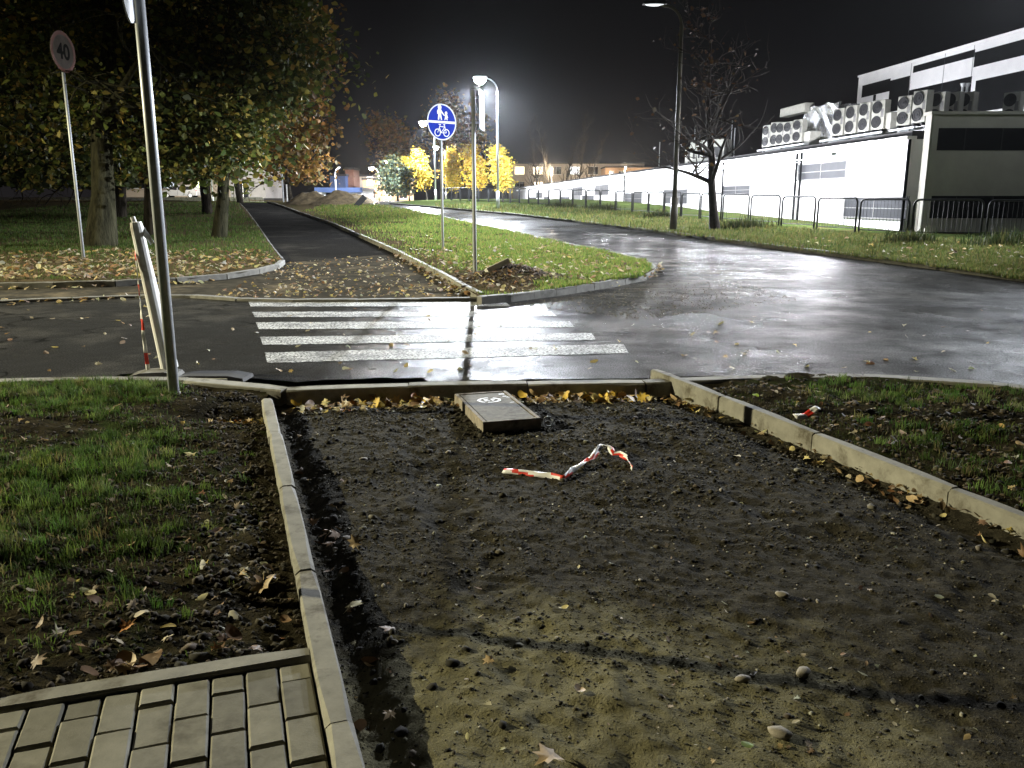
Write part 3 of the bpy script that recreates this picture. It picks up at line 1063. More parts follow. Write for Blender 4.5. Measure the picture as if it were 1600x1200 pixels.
# near right lawn
n = 4200
x = rng.uniform(1.4, 7.4, n); y = rng.uniform(2.6, 8, n)
u, v = uv(x, y)
den = clumpy(x, y, 1.1, 95, .38, .70)
k = (v > WID + .16) & (y < near_y(x) - .14) & (rng.random(n) < den)
x, y = x[k], y[k]
tc = pal(len(x), GREEN, [3, 2, 3, 2, 2], .3)
bx_, by_, ti = tufts(x, y, 40, rng.uniform(.03, .09, len(x)))
k = by_ < near_y(bx_) - .10
bx_, by_, ti = bx_[k], by_[k], ti[k]
nm = 46000
mx_, my_ = rng.uniform(1.4, 7.4, nm), rng.uniform(2.6, 8, nm)
mu, mv = uv(mx_, my_)
k = (mv > WID + .12) & (my_ < near_y(mx_) - .12) & (rng.random(nm) < clumpy(mx_, my_, .8, 97, .3, .65))
mx_, my_ = mx_[k], my_[k]
blades('lawn_moss', mx_, my_, lawn_right_z(mx_, my_), rng.uniform(.012, .04, len(mx_)), rng.uniform(.004, .008, len(mx_)), pal(len(mx_), [(.035, .045, .012), (.06, .065, .02), (.10, .085, .045), (.05, .04, .02)], [5, 4, 2, 2], .3), 'mossy short growth on the trampled lawn beyond the right edging', 1.1)
blades('lawn_grass', bx_, by_, lawn_right_z(bx_, by_), rng.uniform(.025, .07, len(bx_)), rng.uniform(.003, .006, len(bx_)), np.clip(tc[ti] * rng.uniform(.7, 1.3, (len(ti), 1)), 0, 1), 'short trampled grass beyond the right edging of the path', .95)
# island grass, denser near the camera
n = 120000
x, y = sample_px([(600, 320), (700, 341), (860, 376), (960, 396), (1008, 407), (1022, 418), (1006, 431), (880, 450), (800, 460), (754, 462), (690, 430), (620, 392), (520, 349), (470, 330), (520, 318)], n, .12)
bare = np.exp(-((x - MOUND.x) ** 2 / .8 + (y - MOUND.y) ** 2 / 1.2)) * 1.2
path_d = x - np.interp(y, [p[1] for p in pr_xy], [p[0] for p in pr_xy])
den = (.12 + .88 * clumpy(x, y, 1.1, 101, .30, .58)) * np.clip((path_d - .3) / 1.6, .08, 1) - bare
k = rng.random(n) < den
x, y = x[k], y[k]
sc_ = np.clip(y / 22, .8, 2.4)
blades('island_grass', x, y, island_z(x, y), rng.uniform(.05, .11, len(x)) * np.sqrt(sc_), rng.uniform(.010, .018, len(x)) * sc_, pal(len(x), [(.10, .17, .03), (.15, .22, .04), (.07, .11, .024), (.24, .26, .06), (.28, .22, .08)], [4, 4, 2, 3, 2], .25), 'bright green grass growing on the road island', .8)
# verge and lawn under the trees
n = 52000
x, y = sample_px([(0, 440), (150, 437), (300, 432), (430, 412), (436, 405), (400, 352), (370, 316), (150, 316), (0, 330)], n, .12)
den = np.clip((y - 18) / 5, .10, 1) * (.4 + .6 * clumpy(x, y, .6, 111, .3, .6))
k = rng.random(n) < den
x, y = x[k], y[k]
sc_ = np.clip(y / 22, .8, 2.6)
blades('verge_grass', x, y, verge_z(x, y), rng.uniform(.05, .10, len(x)) * np.sqrt(sc_), rng.uniform(.010, .018, len(x)) * sc_, pal(len(x), GREEN, [4, 4, 2, 1, 1]), 'dim green grass under the trees on the verge', .8)
# bank
n = 60000
x, y = sample_px([(1640, 436), (1400, 404), (1200, 380), (1000, 355), (800, 332), (680, 322), (680, 318), (800, 322), (1000, 335), (1130, 350), (1300, 364), (1420, 374), (1640, 382)], n, .16)
den = .35 + .65 * clumpy(x, y, .5, 121, .3, .65)
k = rng.random(n) < den
x, y = x[k], y[k]
sc_ = np.clip(y / 22, .8, 2.6)
blades('bank_grass', x, y, bank_z(x, y), rng.uniform(.06, .14, len(x)) * np.sqrt(sc_), rng.uniform(.012, .02, len(x)) * sc_, pal(len(x), [(.08, .105, .025), (.11, .13, .035), (.17, .14, .05), (.055, .07, .022)], [4, 3, 3, 2]), 'rough grass on the bank below the railings', .8)

# soil clods
n = 60000
t = rng.random(n) ** 1.5
uu = 7.2 - t * 7.1; vv_ = rng.uniform(.03, WID - .03, n)
x = O.x + uu * DIR.x + vv_ * NRM.x; y = O.y + uu * DIR.y + vv_ * NRM.y
k = (y < near_y(x) - .1) & (y > 1.2) & (rng.random(n) < .25 + .75 * clumpy(x, y, 2.2, 131, .3, .7))
x, y = x[k], y[k]
rad = rng.uniform(.0018, .0055, len(x)) * (1 + 2.2 * (rng.random(len(x)) ** 16)) * np.clip(y / 3.2, .8, 1.7)
clods('soil_crumbs', x, y, soil_z(x, y), rad, pal(len(x), [(.034, .030, .020), (.058, .050, .033), (.020, .018, .012), (.10, .088, .058), (.30, .28, .23)], [5, 4, 4, 1.8, .5]), 'loose crumbs of soil on the dug-up path')
n = 330                                               # bigger broken clods along the edges and round the cover
uu = rng.uniform(.2, 6.2, n)
vv_ = np.where(rng.random(n) < .5, .10 + np.abs(rng.normal(0, .16, n)), WID - .10 - np.abs(rng.normal(0, .2, n)))
k = rng.random(n) < .35
uu = np.where(k, rng.normal(1.05, .28, n), uu); vv_ = np.where(k, rng.normal(1.55, .35, n), vv_)
x = O.x + uu * DIR.x + vv_ * NRM.x; y = O.y + uu * DIR.y + vv_ * NRM.y
k = (y < near_y(x) - .12) & (vv_ > .05) & (vv_ < WID - .05)
x, y = x[k], y[k]
clods('soil_clods', x, y, soil_z(x, y), rng.uniform(.008, .024, len(x)), pal(len(x), [(.03, .027, .021), (.05, .044, .033), (.018, .016, .012), (.16, .145, .115)], [5, 3, 4, 1]), 'broken clods of earth along the edgings and round the cover', .75)
n = 26000
x = rng.uniform(-4.2, -.3, n); y = rng.uniform(2.2, 7.1, n)
u, v = uv(x, y)
pr = np.clip(1.1 + v / .95, .22, 1) + .35 * np.clip((u - PAV_U + 1.3) / 1.2, 0, 1)
k = (v < -.05) & (y < near_y(x) - .12) & (u < PAV_U - .05) & (rng.random(n) < pr)
x, y = x[k], y[k]
clods('soil_crumbs', x, y, lawn_left_z(x, y), rng.uniform(.004, .017, len(x)) * (.6 + .9 * rng.random(len(x)) ** 3), pal(len(x), [(.035, .029, .02), (.07, .056, .038), (.02, .017, .012), (.13, .105, .075)], [4, 4, 4, 1]), 'turned up soil crumbs between lawn and edging')
n = 7000
x = rng.uniform(1.4, 7, n); y = rng.uniform(2.6, 7.8, n)
u, v = uv(x, y)
k = (v > WID + .12) & (y < near_y(x) - .12)
x, y = x[k], y[k]
clods('soil_crumbs', x, y, lawn_right_z(x, y), rng.uniform(.005, .02, len(x)), pal(len(x), [(.06, .048, .03), (.11, .09, .06), (.03, .025, .018)], [4, 3, 3]), 'soil crumbs on the trampled lawn')
n = 2600
x = MOUND.x + rng.normal(0, .55, n); y = MOUND.y + rng.normal(0, .7, n)
k = in_poly(x, y, isl_poly); x, y = x[k], y[k]
clods('soil_crumbs', x, y, island_z(x, y), rng.uniform(.008, .035, len(x)), pal(len(x), [(.07, .05, .032), (.12, .088, .055), (.04, .03, .02)], [4, 3, 3]), 'crumbly soil of the small heap on the island')
# grit on the road
x, y = sample_px([(1000, 440), (1160, 440), (1250, 470), (1000, 500), (800, 475), (860, 462)], 1500, 0)
clods('road_grit', x, y, hv(y), rng.uniform(.006, .016, len(x)), pal(len(x), [(.2, .18, .15), (.12, .11, .09)]), 'pale grit scattered on the road by the island')

# ------------------------------------------------------------------ fallen leaves and stones
def leaf_outline(kind, r_):
    if kind == 'maple':
        tips = [(0, 1.0), (.62, .62), (.92, .05), (.45, -.45), (-.45, -.45), (-.92, .05), (-.62, .62)]
        notch = [(.24, .48), (.42, .2), (.36, -.1), (0, -.32), (-.36, -.1), (-.42, .2), (-.24, .48)]
        pts = []
        for t_, n_ in zip(tips, notch): pts += [t_, n_]
        return pts
    return [(math.sin(a) * .55 * (1 + .1 * math.cos(a)), -math.cos(a)) for a in np.linspace(0, 2 * math.pi, 11)[:-1]]


def leaf_verts(kind, seed):
    r_ = random.Random(seed)
    pts = leaf_outline(kind, r_)
    ka, kb, kc = r_.uniform(-.55, .75), r_.uniform(-.4, .5), r_.uniform(-.3, .3)
    V = []
    for px, py in [(0, 0)] + pts:
        px *= r_.uniform(.85, 1.12); py *= r_.uniform(.85, 1.12)
        V.append((px, py, ka * px * px + kb * py * py + kc * px * py + r_.uniform(-.07, .07)))
    n_ = len(pts)
    F = [(0, 1 + i, 1 + (i + 1) % n_) for i in range(n_)]
    b = len(V)                                        # the stalk
    V += [(-.02, -.3, .02), (.03, -.3, .02), (.10, -1.0, .16)]
    F.append((b, b + 1, b + 2))
    zmin = min(p[2] for p in V)
    return np.array(V) - np.array((0, 0, zmin)), np.array(F)


LEAF = {'yellow': (.62, .42, .07), 'pale yellow': (.66, .56, .26), 'tan': (.45, .32, .17), 'brown': (.20, .115, .055), 'pale': (.55, .47, .33), 'orange': (.50, .22, .06), 'green': (.30, .42, .08)}
LM = {}
for nm, c in LEAF.items():
    LM[nm] = mottled('fallen_leaf_' + nm.replace(' ', '_'), tuple(k * .75 for k in c), tuple(min(1, k * 1.1) for k in c), 3, .6, 6, .0, spec=.35)
_lm = {}


def leaf_mesh(kind, i, colr):
    k = (kind, i, colr)
    if k not in _lm:
        V, F = leaf_verts(kind, 100 + i * 7 + (0 if kind == 'maple' else 50))
        _lm[k] = np_mesh('fallen_leaf', V, F, LM[colr], smooth=True)
    return _lm[k]


def single_leaf(x, y, z, size, colr, kind, label, group, tilt=.35, rz=None):
    o = link('fallen_leaf', leaf_mesh(kind, random.randrange(5), colr), None, (x, y, z),
             (random.uniform(-tilt, tilt), random.uniform(-tilt, tilt), random.uniform(0, 6.28) if rz is None else rz))
    o.scale = (size, size, size)
    return tag(o, label, 'leaf', group)


def pick(weights):
    return random.choices(list(weights), list(weights.values()))[0]


# in the trench behind the near road kerb
def tr_leaf(x, off):
    yk = float(near_y(x)) - .07
    return x, yk - off


for i in range(128):
    while True:
        x = random.uniform(-1.75, 1.42)
        dens = .35 + .65 * (x > -1.2) * (vnoise(x * 2.3, 4.2, 9) > .35)
        if abs(x + .25) < .33 and random.random() < .9: continue
        if random.random() < dens: break
    px, py = tr_leaf(x, abs(random.gauss(.13, .08)) + .05)
    cn = pick({'yellow': 4, 'pale yellow': 4, 'tan': 4, 'brown': 3, 'orange': 1})
    single_leaf(px, py, float(soil_z(px, py)) + random.uniform(.005, .05), random.uniform(.038, .07), cn, random.choice(('maple', 'oval')),
                '%s fallen leaf heaped against the near road kerb' % cn, '%s leaves heaped against the near road kerb' % cn, 1.0)
for i in range(26):
    uu, vv2 = random.gauss(.30, .10), random.gauss(-.22, .13)
    p = O + DIR * max(.12, uu) + NRM * min(-.06, vv2)
    cn = pick({'yellow': 3, 'pale yellow': 3, 'tan': 4, 'orange': 2})
    single_leaf(p.x, p.y, float(lawn_left_z(p.x, p.y)) + random.uniform(0, .02), random.uniform(.03, .055), cn, 'maple',
                '%s fallen leaf in the hollow at the kerb corner by the lawn' % cn, '%s leaves in the hollow at the kerb corner' % cn, .9)
for i in range(58):
    uu = random.uniform(0, 3.9) ** 1.0
    uu = uu if random.random() < .5 else random.choice((.2, .9, 1.05, 1.7, 2.6, 3.0)) + random.gauss(0, .16)
    p = O + DIR * max(.1, uu) + NRM * (WID - .06 - abs(random.gauss(.05, .05)))
    cn = pick({'yellow': 2, 'pale yellow': 3, 'tan': 4, 'brown': 4, 'pale': 1})
    single_leaf(p.x, p.y, float(soil_z(p.x, p.y)) + random.uniform(.0, .02), random.uniform(.024, .048), cn, random.choice(('maple', 'oval')),
                '%s fallen leaf at the foot of the right path edging' % cn, '%s leaves at the foot of the right path edging' % cn, .8)
for i in range(24):
    uu = random.uniform(.5, 5.4)
    p = O + DIR * uu + NRM * (.07 + abs(random.gauss(.08, .06)))
    cn = pick({'tan': 3, 'brown': 7, 'pale': 1})
    single_leaf(p.x, p.y, float(soil_z(p.x, p.y)) + .01, random.uniform(.022, .05), cn, random.choice(('maple', 'oval')),
                '%s fallen leaf in the furrow along the left path edging' % cn, '%s leaves in the furrow along the left path edging' % cn, .8)
for i in range(50):
    uu = PAV_U - .06 - abs(random.gauss(.12, .22)); vv2 = -random.uniform(.1, 1.9)
    p = O + DIR * uu + NRM * vv2
    cn = pick({'tan': 3, 'brown': 6, 'orange': 1, 'pale': 1.5, 'pale yellow': .5, 'green': .4})
    single_leaf(p.x, p.y, float(lawn_left_z(p.x, p.y)) + .012, random.uniform(.022, .045), cn, random.choice(('maple', 'oval')),
                '%s fallen leaf on the soil above the brick paving' % cn, '%s leaves on the soil above the brick paving' % cn, .7)
# named single leaves
for (px, py, s_, cn, kd, lab) in [
        (858, 1188, .062, 'tan', 'maple', 'large tan maple leaf on the soil at the bottom edge'),
        (556, 938, .055, 'pale yellow', 'maple', 'pale maple leaf standing in the furrow beside the edging'),
        (905, 1074, .026, 'tan', 'oval', 'round tan leaf lying on the lit soil'),
        (1168, 1151, .022, 'green', 'oval', 'small green leaf on the soil beside an oval stone'),
        (1180, 628, .035, 'green', 'oval', 'bright green leaf on the trampled lawn near the edging'),
        (880, 946, .022, 'pale yellow', 'oval', 'small pale leaf at the border of the lit soil'),
        (765, 1030, .03, 'tan', 'maple', 'curled tan leaf lying in the thin shadow band'),
        (610, 975, .04, 'brown', 'maple', 'brown leaf with a pale stone beside the furrow'),
        (1152, 710, .035, 'pale', 'oval', 'pale twig-like leaf on the soil near the right edging'),
        (300, 712, .05, 'pale yellow', 'maple', 'pale yellow leaf on the bare soil by the lawn'),
        (410, 905, .07, 'tan', 'maple', 'withered tan leaf on the soil beside the left edging'),
        (262, 975, .03, 'yellow', 'oval', 'small yellow leaf above the brick paving edging'),
        (150, 790, .03, 'pale', 'oval', 'pale leaf lying on the lawn tufts'),
        (90, 990, .035, 'pale', 'maple', 'pale leaf near the corner of the lawn')]:
    p = G(px, py, .02 if px > 500 else .06)
    zz = float(soil_z(p.x, p.y)) if 500 < px and not (px == 1180) else (float(lawn_right_z(p.x, p.y)) if px == 1180 else float(lawn_left_z(p.x, p.y)))
    single_leaf(p.x, p.y, zz + .006, s_, cn, kd, lab, None, .3)

# the many small ones
LP = [(.50, .37, .13), (.52, .45, .26), (.34, .25, .15), (.16, .11, .065), (.48, .43, .33), (.30, .17, .08)]


def leaf_mass(name, x, y, z, size, cols, label, tilt=.6):
    n = len(x)
    base = [leaf_verts('maple' if i % 2 else 'oval', 300 + i)for i in range(6)]
    Vs, Fs, Cs = [], [], []
    off = 0
    for i in range(n):
        V, F = base[i % 6]
        m = np.array(Euler((random.uniform(-tilt, tilt), random.uniform(-tilt, tilt), random.uniform(0, 6.28))).to_matrix())
        Vs.append((V * size[i]) @ m.T + np.array((x[i], y[i], z[i])))
        Fs.append(F + off); off += len(V)
        Cs.append(np.repeat(cols[i][None], len(V), 0))
    o = link(name, np_mesh(name, np.concatenate(Vs), np.concatenate(Fs), M['leaf'], np.concatenate(Cs), smooth=True))
    return tag(o, label, kind='stuff')


bx, by, bz, bs_, bc = [], [], [], [], []


def mass(poly, n, off, zf, s0, s1, w=None, lift=.01):
    x, y = sample_px(poly, n, off)
    z = zf(x, y) + rng.uniform(0, lift, n)
    bx.extend(x); by.extend(y); bz.extend(z); bs_.extend(rng.uniform(s0, s1, n)); bc.extend(pal(n, LP, w, .25))


mass([(782, 462), (880, 452), (960, 441), (1015, 430), (1032, 418), (1036, 424), (1020, 436), (960, 448), (880, 461), (800, 469)], 320, .0, road_z, .04, .08, [4, 3, 4, 4, 1, 3], .08)
mass([(0, 440), (150, 437), (300, 432), (430, 412), (436, 405), (400, 392), (300, 392), (130, 392), (0, 398)], 900, .12, verge_z, .04, .09, [2, 3, 5, 5, 2, 2], .06)
mass([(0, 455), (300, 446), (440, 420), (440, 412), (300, 436), (0, 446)], 260, .01, road_z, .04, .08, [5, 5, 4, 2, 2, 1], .05)
mass([(0, 470), (140, 466), (280, 461), (280, 466), (130, 473), (0, 478)], 34, .0, road_z, .04, .08, [4, 3, 3, 2, 2, 1], .03)
mass([(330, 462), (400, 466), (740, 463), (690, 432), (640, 405), (560, 400), (440, 412), (420, 425)], 800, .02, lambda x, y: hv(y) + .016, .015, .055, [3, 4, 4, 2, 3, 2], .02)
mass([(740, 462), (690, 432), (600, 385), (590, 387), (676, 436), (715, 462)], 150, .02, lambda x, y: hv(y) + .016, .04, .08, [3, 4, 5, 4, 2, 2], .06)
mass([(0, 590), (0, 480), (400, 475), (1000, 500), (1600, 480), (1600, 590), (1100, 575), (400, 590)], 110, .0, road_z, .025, .05, [3, 4, 4, 1, 4, 1], .01)
mass([(860, 378), (960, 397), (1010, 410), (1015, 428), (880, 448), (780, 455), (700, 430), (640, 396), (600, 370)], 620, .13, island_z, .04, .075, [3, 4, 4, 3, 3, 2], .10)
mass([(1600, 431), (1400, 405), (1200, 381), (1200, 365), (1400, 378), (1600, 392)], 120, .12, bank_z, .04, .08, [3, 4, 4, 3, 3, 1], .1)
mass([(0, 930), (0, 620), (250, 610), (340, 700), (460, 900), (470, 990)], 150, .08, lawn_left_z, .014, .032, [1, 2, 3, 5, 3, 1], .015)
mass([(1180, 600), (1600, 620), (1600, 780), (1300, 680)], 90, .06, lawn_right_z, .018, .035, [1, 2, 3, 5, 2, 1], .015)
mass([(560, 1190), (1590, 1190), (1590, 860), (1100, 640), (460, 660), (520, 900)], 170, .0, soil_z, .006, .018, [0, 2, 3, 4, 6, 0], .006)
mass([(440, 632), (700, 622), (1066, 612), (1085, 628), (860, 636), (440, 652)], 260, -.02, soil_z, .018, .04, [5, 5, 4, 3, 1, 2], .04)
mass([(1085, 618), (1300, 708), (1600, 830), (1590, 842), (1290, 722), (1080, 632)], 130, .0, soil_z, .015, .034, [3, 4, 5, 5, 2, 1], .025)
leaf_mass('fallen_leaves', bx, by, bz, bs_, bc, 'small fallen leaves strewn over kerbs verge and island')

# stones on the soil
stm = []
for i in range(6):
    bv, bf = ico()
    r_ = np.random.default_rng(500 + i)
    V = bv * r_.uniform(.72, 1.2, (12, 1)) * np.array((1.0, .66, .36))
    mid = {}
    V = list(map(tuple, V)); F2 = []

    def md(a, b):
        k = (min(a, b), max(a, b))
        if k not in mid:
            mid[k] = len(V); V.append(tuple((np.array(V[a]) + np.array(V[b])) / 2 * 1.08))
        return mid[k]
    for a, b, c in bf:
        p, q, s = md(a, b), md(b, c), md(c, a)
        F2 += [(a, p, s), (b, q, p), (c, s, q), (p, q, s)]
    stm.append(np_mesh('stone', V, F2, M['stone'], smooth=True))
for (px, py, s_, lab) in [(1218, 1143, .040, 'large oval tan stone near the bottom edge of the soil'), (1256, 1047, .036, 'oval grey stone lying in the thin shadow band'),
                          (1222, 932, .032, 'pale ringed stone on the dark soil'), (1160, 1058, .028, 'long pale stone at the end of the shadow band'),
                          (700, 705, .03, 'pale pebble right of the left edging on the soil'), (568, 718, .028, 'pale pebble nearest the left edging'),
                          (1255, 660, .032, 'pale round pebble at the foot of the right edging'), (540, 842, .028, 'white pebble in the furrow by the left edging')]:
    p = G(px, py)
    o = link('stone', random.choice(stm), None, (p.x, p.y, float(soil_z(p.x, p.y)) + s_ * .22), (random.uniform(-.2, .2), random.uniform(-.2, .2), random.uniform(0, 3)))
    o.scale = (s_, s_, s_)
    tag(o, lab, 'stone')
for i in range(64):
    uu, vv2 = random.uniform(.4, 6.2), random.uniform(.25, WID - .2)
    p = O + DIR * uu + NRM * vv2
    if p.y < 1.6: continue
    s_ = random.uniform(.005, .014)
    o = link('stone', random.choice(stm), None, (p.x, p.y, float(soil_z(p.x, p.y)) + s_ * .2), (random.uniform(-.2, .2), random.uniform(-.2, .2), random.uniform(0, 3)))
    o.scale = (s_, s_, s_)
    tag(o, 'small pebble lying loose on the dug-up soil path', 'stone', 'small pebbles on the soil path')

# ------------------------------------------------------------------ signs and posts
def disc(n, r):
    return [(math.cos(2 * math.pi * i / n) * r, math.sin(2 * math.pi * i / n) * r) for i in range(n)]


def ring(mb, r0, r1, y0, y1, n=40, cx=0, cz=0):
    vs, fs = [], []
    for i in range(n):
        c, s = math.cos(2 * math.pi * i / n), math.sin(2 * math.pi * i / n)
        vs += [(cx + c * r0, y0, cz + s * r0), (cx + c * r1, y0, cz + s * r1), (cx + c * r1, y1, cz + s * r1), (cx + c * r0, y1, cz + s * r0)]
    for i in range(n):
        a, b = i * 4, ((i + 1) % n) * 4
        for k in range(4):
            q = (k + 1) % 4
            fs.append((a + k, a + q, b + q, b + k))
    return mb.add(vs, fs)


def bar(mb, x0, z0, x1, z1, w, y0, y1):
    d = Vector((x1 - x0, z1 - z0)).normalized(); n_ = Vector((-d.y, d.x)) * w / 2
    return mb.prism([(x0 - n_.x, z0 - n_.y), (x1 - n_.x, z1 - n_.y), (x1 + n_.x, z1 + n_.y), (x0 + n_.x, z0 + n_.y)], y0, y1)


def text_mesh(txt, size, mat, name='lettering', extrude=.002, offset=.0):
    c = bpy.data.curves.new(name, 'FONT')
    c.body = txt; c.size = size; c.align_x = 'CENTER'; c.align_y = 'CENTER'; c.extrude = extrude; c.offset = offset
    t = bpy.data.objects.new(name, c)
    col.objects.link(t)
    bpy.context.view_layer.update()
    me = bpy.data.meshes.new_from_object(t.evaluated_get(bpy.context.evaluated_depsgraph_get()))
    bpy.data.objects.remove(t)
    me.materials.clear(); me.materials.append(mat)
    return me


def clamp_bracket(parent, z, r):
    MB().box(-.05, .05, -r - .012, r + .004, z - .015, z + .015).build('clamp', M['steel'], parent)


# shared path sign on the island
b0 = G(692, 388, .14)
root = empty('shared_path_sign', (b0.x, b0.y, b0.z - .15), R(39))
tag(root, 'round blue sign with pedestrians above a bicycle on grey post in the island grass', 'road sign')
cz = at(691, 191, b0.y).z - root.location.z
r_s = 26.3 / FPX * b0.y
MB().tube([(0, 0, 0), (0, 0, cz + r_s * .6)], .032, 12).build('post', M['steel'], root, smooth=True)
pl = MB().prism([(x, z + cz) for x, z in disc(48, r_s)], -.052, -.04).build('sign_plate', M['sign_blue'], root)
mb = MB(); ring(mb, r_s * .93, r_s * .995, -.056, -.0525, 48, 0, cz); mb.build('border', M['sign_white'], pl)
MB().box(-r_s * .93, r_s * .93, -.056, -.0525, cz - .028, cz + .028).build('divider', M['sign_white'], pl)
k = r_s
mb = MB()
mb.prism([(x * .055 * k / .45 - .06 * k / .45, z * .062 * k / .45 + cz + .80 * k) for x, z in disc(14, 1)], -.056, -.0525)
mb.prism([(x * k, cz + z * k) for x, z in [(-.24, .70), (-.05, .70), (.0, .62), (.20, .38), (.16, .34), (-.03, .52), (-.04, .42), (.02, .12), (-.06, .12), (-.13, .36), (-.18, .12), (-.27, .12), (-.23, .45), (-.30, .42), (-.31, .60)]], -.056, -.0525)
mb.build('adult_pictogram', M['sign_white'], pl)
mb = MB()
mb.prism([(x * .038 * k / .45 + .30 * k, z * .042 * k / .45 + cz + .50 * k) for x, z in disc(12, 1)], -.056, -.0525)
mb.prism([(x * k, cz + z * k) for x, z in [(.22, .43), (.36, .43), (.44, .24), (.38, .24), (.36, .30), (.40, .12), (.34, .12), (.29, .24), (.24, .12), (.18, .12), (.23, .30), (.20, .36)]], -.056, -.0525)
mb.build('child_pictogram', M['sign_white'], pl)
mb = MB()
for wx in (-.30, .30):
    ring(mb, .165 * k, .215 * k, -.056, -.0525, 22, wx * k, cz - .58 * k)
for (x0, z0, x1, z1) in [(-.30, -.58, -.14, -.24), (-.14, -.24, .20, -.26), (-.06, -.58, .20, -.26), (-.06, -.58, -.18, -.26), (-.06, -.58, .30, -.58), (.17, -.15, .30, -.58), (.08, -.15, .22, -.12), (-.22, -.13, -.06, -.13), (-.14, -.24, -.12, -.13)]:
    bar(mb, x0 * k, cz + z0 * k, x1 * k, cz + z1 * k, .036 * k, -.056, -.0525)
mb.build('bicycle_pictogram', M['sign_white'], pl)
clamp_bracket(root, cz - .15, .032); clamp_bracket(root, cz + .15, .032)

# speed limit sign on the verge
b0 = G(131, 405, .13)
root = empty('speed_limit_sign', (b0.x, b0.y, b0.z - .12), R(84))
tag(root, 'dim round speed limit sign reading 40 on a thin post among the leaves', 'road sign')
cz = at(95, 81, b0.y).z - root.location.z
r_s = 29.0 / FPX * b0.y
MB().tube([(0, 0, 0), (0, 0, cz + r_s * .5)], .032, 12).build('post', M['steel'], root, smooth=True)
pl = MB().prism([(x, z + cz) for x, z in disc(48, r_s)], -.052, -.04).build('sign_plate', M['sign_face'], root)
mb = MB(); ring(mb, r_s * .82, r_s * .998, -.055, -.0525, 48, 0, cz); mb.build('red_border', M['sign_red'], pl)
o = link('numerals', text_mesh('40', r_s * 1.05, M['sign_black'], 'numerals', .001, .012), pl, (0, -.0545, cz - .01), (math.pi / 2, 0, 0))
clamp_bracket(root, cz - .15, .032)

# crossing sign beside the path mouth
b0 = G(742, 431, .13)
root = empty('crossing_sign', (b0.x, b0.y, b0.z - .1), R(84))
tag(root, 'pair of square sign plates seen edge on atop a bright grey post beside the crossing', 'road sign')
zt = at(745, 140, b0.y).z - root.location.z
zb = at(745, 204, b0.y).z - root.location.z
MB().tube([(0, 0, 0), (0, 0, zt)], .036, 12).build('post', M['steel'], root, smooth=True)


def rsq(w, hh, r, n=5):
    out = []
    for cx, cz_, a0 in ((w / 2 - r, hh / 2 - r, 0), (-w / 2 + r, hh / 2 - r, 90), (-w / 2 + r, -hh / 2 + r, 180), (w / 2 - r, -hh / 2 + r, 270)):
        for i in range(n):
            a = R(a0 + 90 * i / (n - 1)); out.append((cx + math.cos(a) * r, cz_ + math.sin(a) * r))
    return out


hh = zt - zb - .02
q = [(x, z + (zt + zb) / 2) for x, z in rsq(hh * .95, hh, .06)]
pl = MB().prism([(x * .14, z) for x, z in q], -.075, -.065).build('sign_plate', M['sign_black'], root)
pl2 = MB().prism(q, -.160, -.145).build('sign_plate', M['sign_white'], root)
pl2.rotation_euler = (0, 0, R(0))
MB().box(-.03, .03, -.145, .04, zb + .12, zb + .15).build('bracket', M['steel'], root)
MB().box(-.03, .03, -.145, .04, zt - .15, zt - .12).build('bracket', M['steel'], root)

# near grey post on the lawn
b0 = G(272, 613, .08)
root = empty('sign_post', (b0.x, b0.y, .0), R(0))
tag(root, 'tall grey steel post with the back of a sign on the near lawn', 'sign post')
MB().tube([(0, 0, 0), (0, 0, 3.9)], .040, 16).build('post', M['steel'], root, smooth=True)
MB().tube([(0, 0, .0), (0, 0, .085)], .046, 16).build('collar', M['dark_steel'], root, smooth=True)
zb = at(212, 30, b0.y).z
pl = MB().prism([(x, z) for x, z in disc(40, .42)], -.006, .006).build('sign_plate', M['sign_back'], root, loc=(-.075, .0, zb + .40), rot=(0, 0, R(106)))
MB().box(-.06, .045, -.05, .05, zb + .2, zb + .23).build('clamp', M['steel'], root)

# leaning white barrier posts with tape
def P3(px, py, Y): return at(px, py, Y)


mb = MB(); a, b = P3(263, 582, 7.30), P3(212, 347, 7.22)
a.z = max(a.z, .02)
pA = mb.tube([a, a.lerp(b, .97), b], [.056, .052, .045], 14).build('barrier_post', M['white_plastic'], smooth=False)
tag(pA, 'thick white plastic tube leaning over the kerb behind the grey post', 'barrier post')
a, b = P3(271, 574, 7.44), P3(216, 362, 7.40); a.z = max(a.z, .02)
top = P3(207, 339, 7.40)
root = empty('barrier_post', a)
tag(root, 'second white tube with a narrow neck, half hidden by the thicker leaning tube', 'barrier post')
MB().tube([Vector((0, 0, 0)), b - a], [.045, .042], 12).build('tube', M['white_plastic'], root)
MB().tube([b - a, top - a], [.022, .021], 10).build('neck', M['white_plastic'], root)


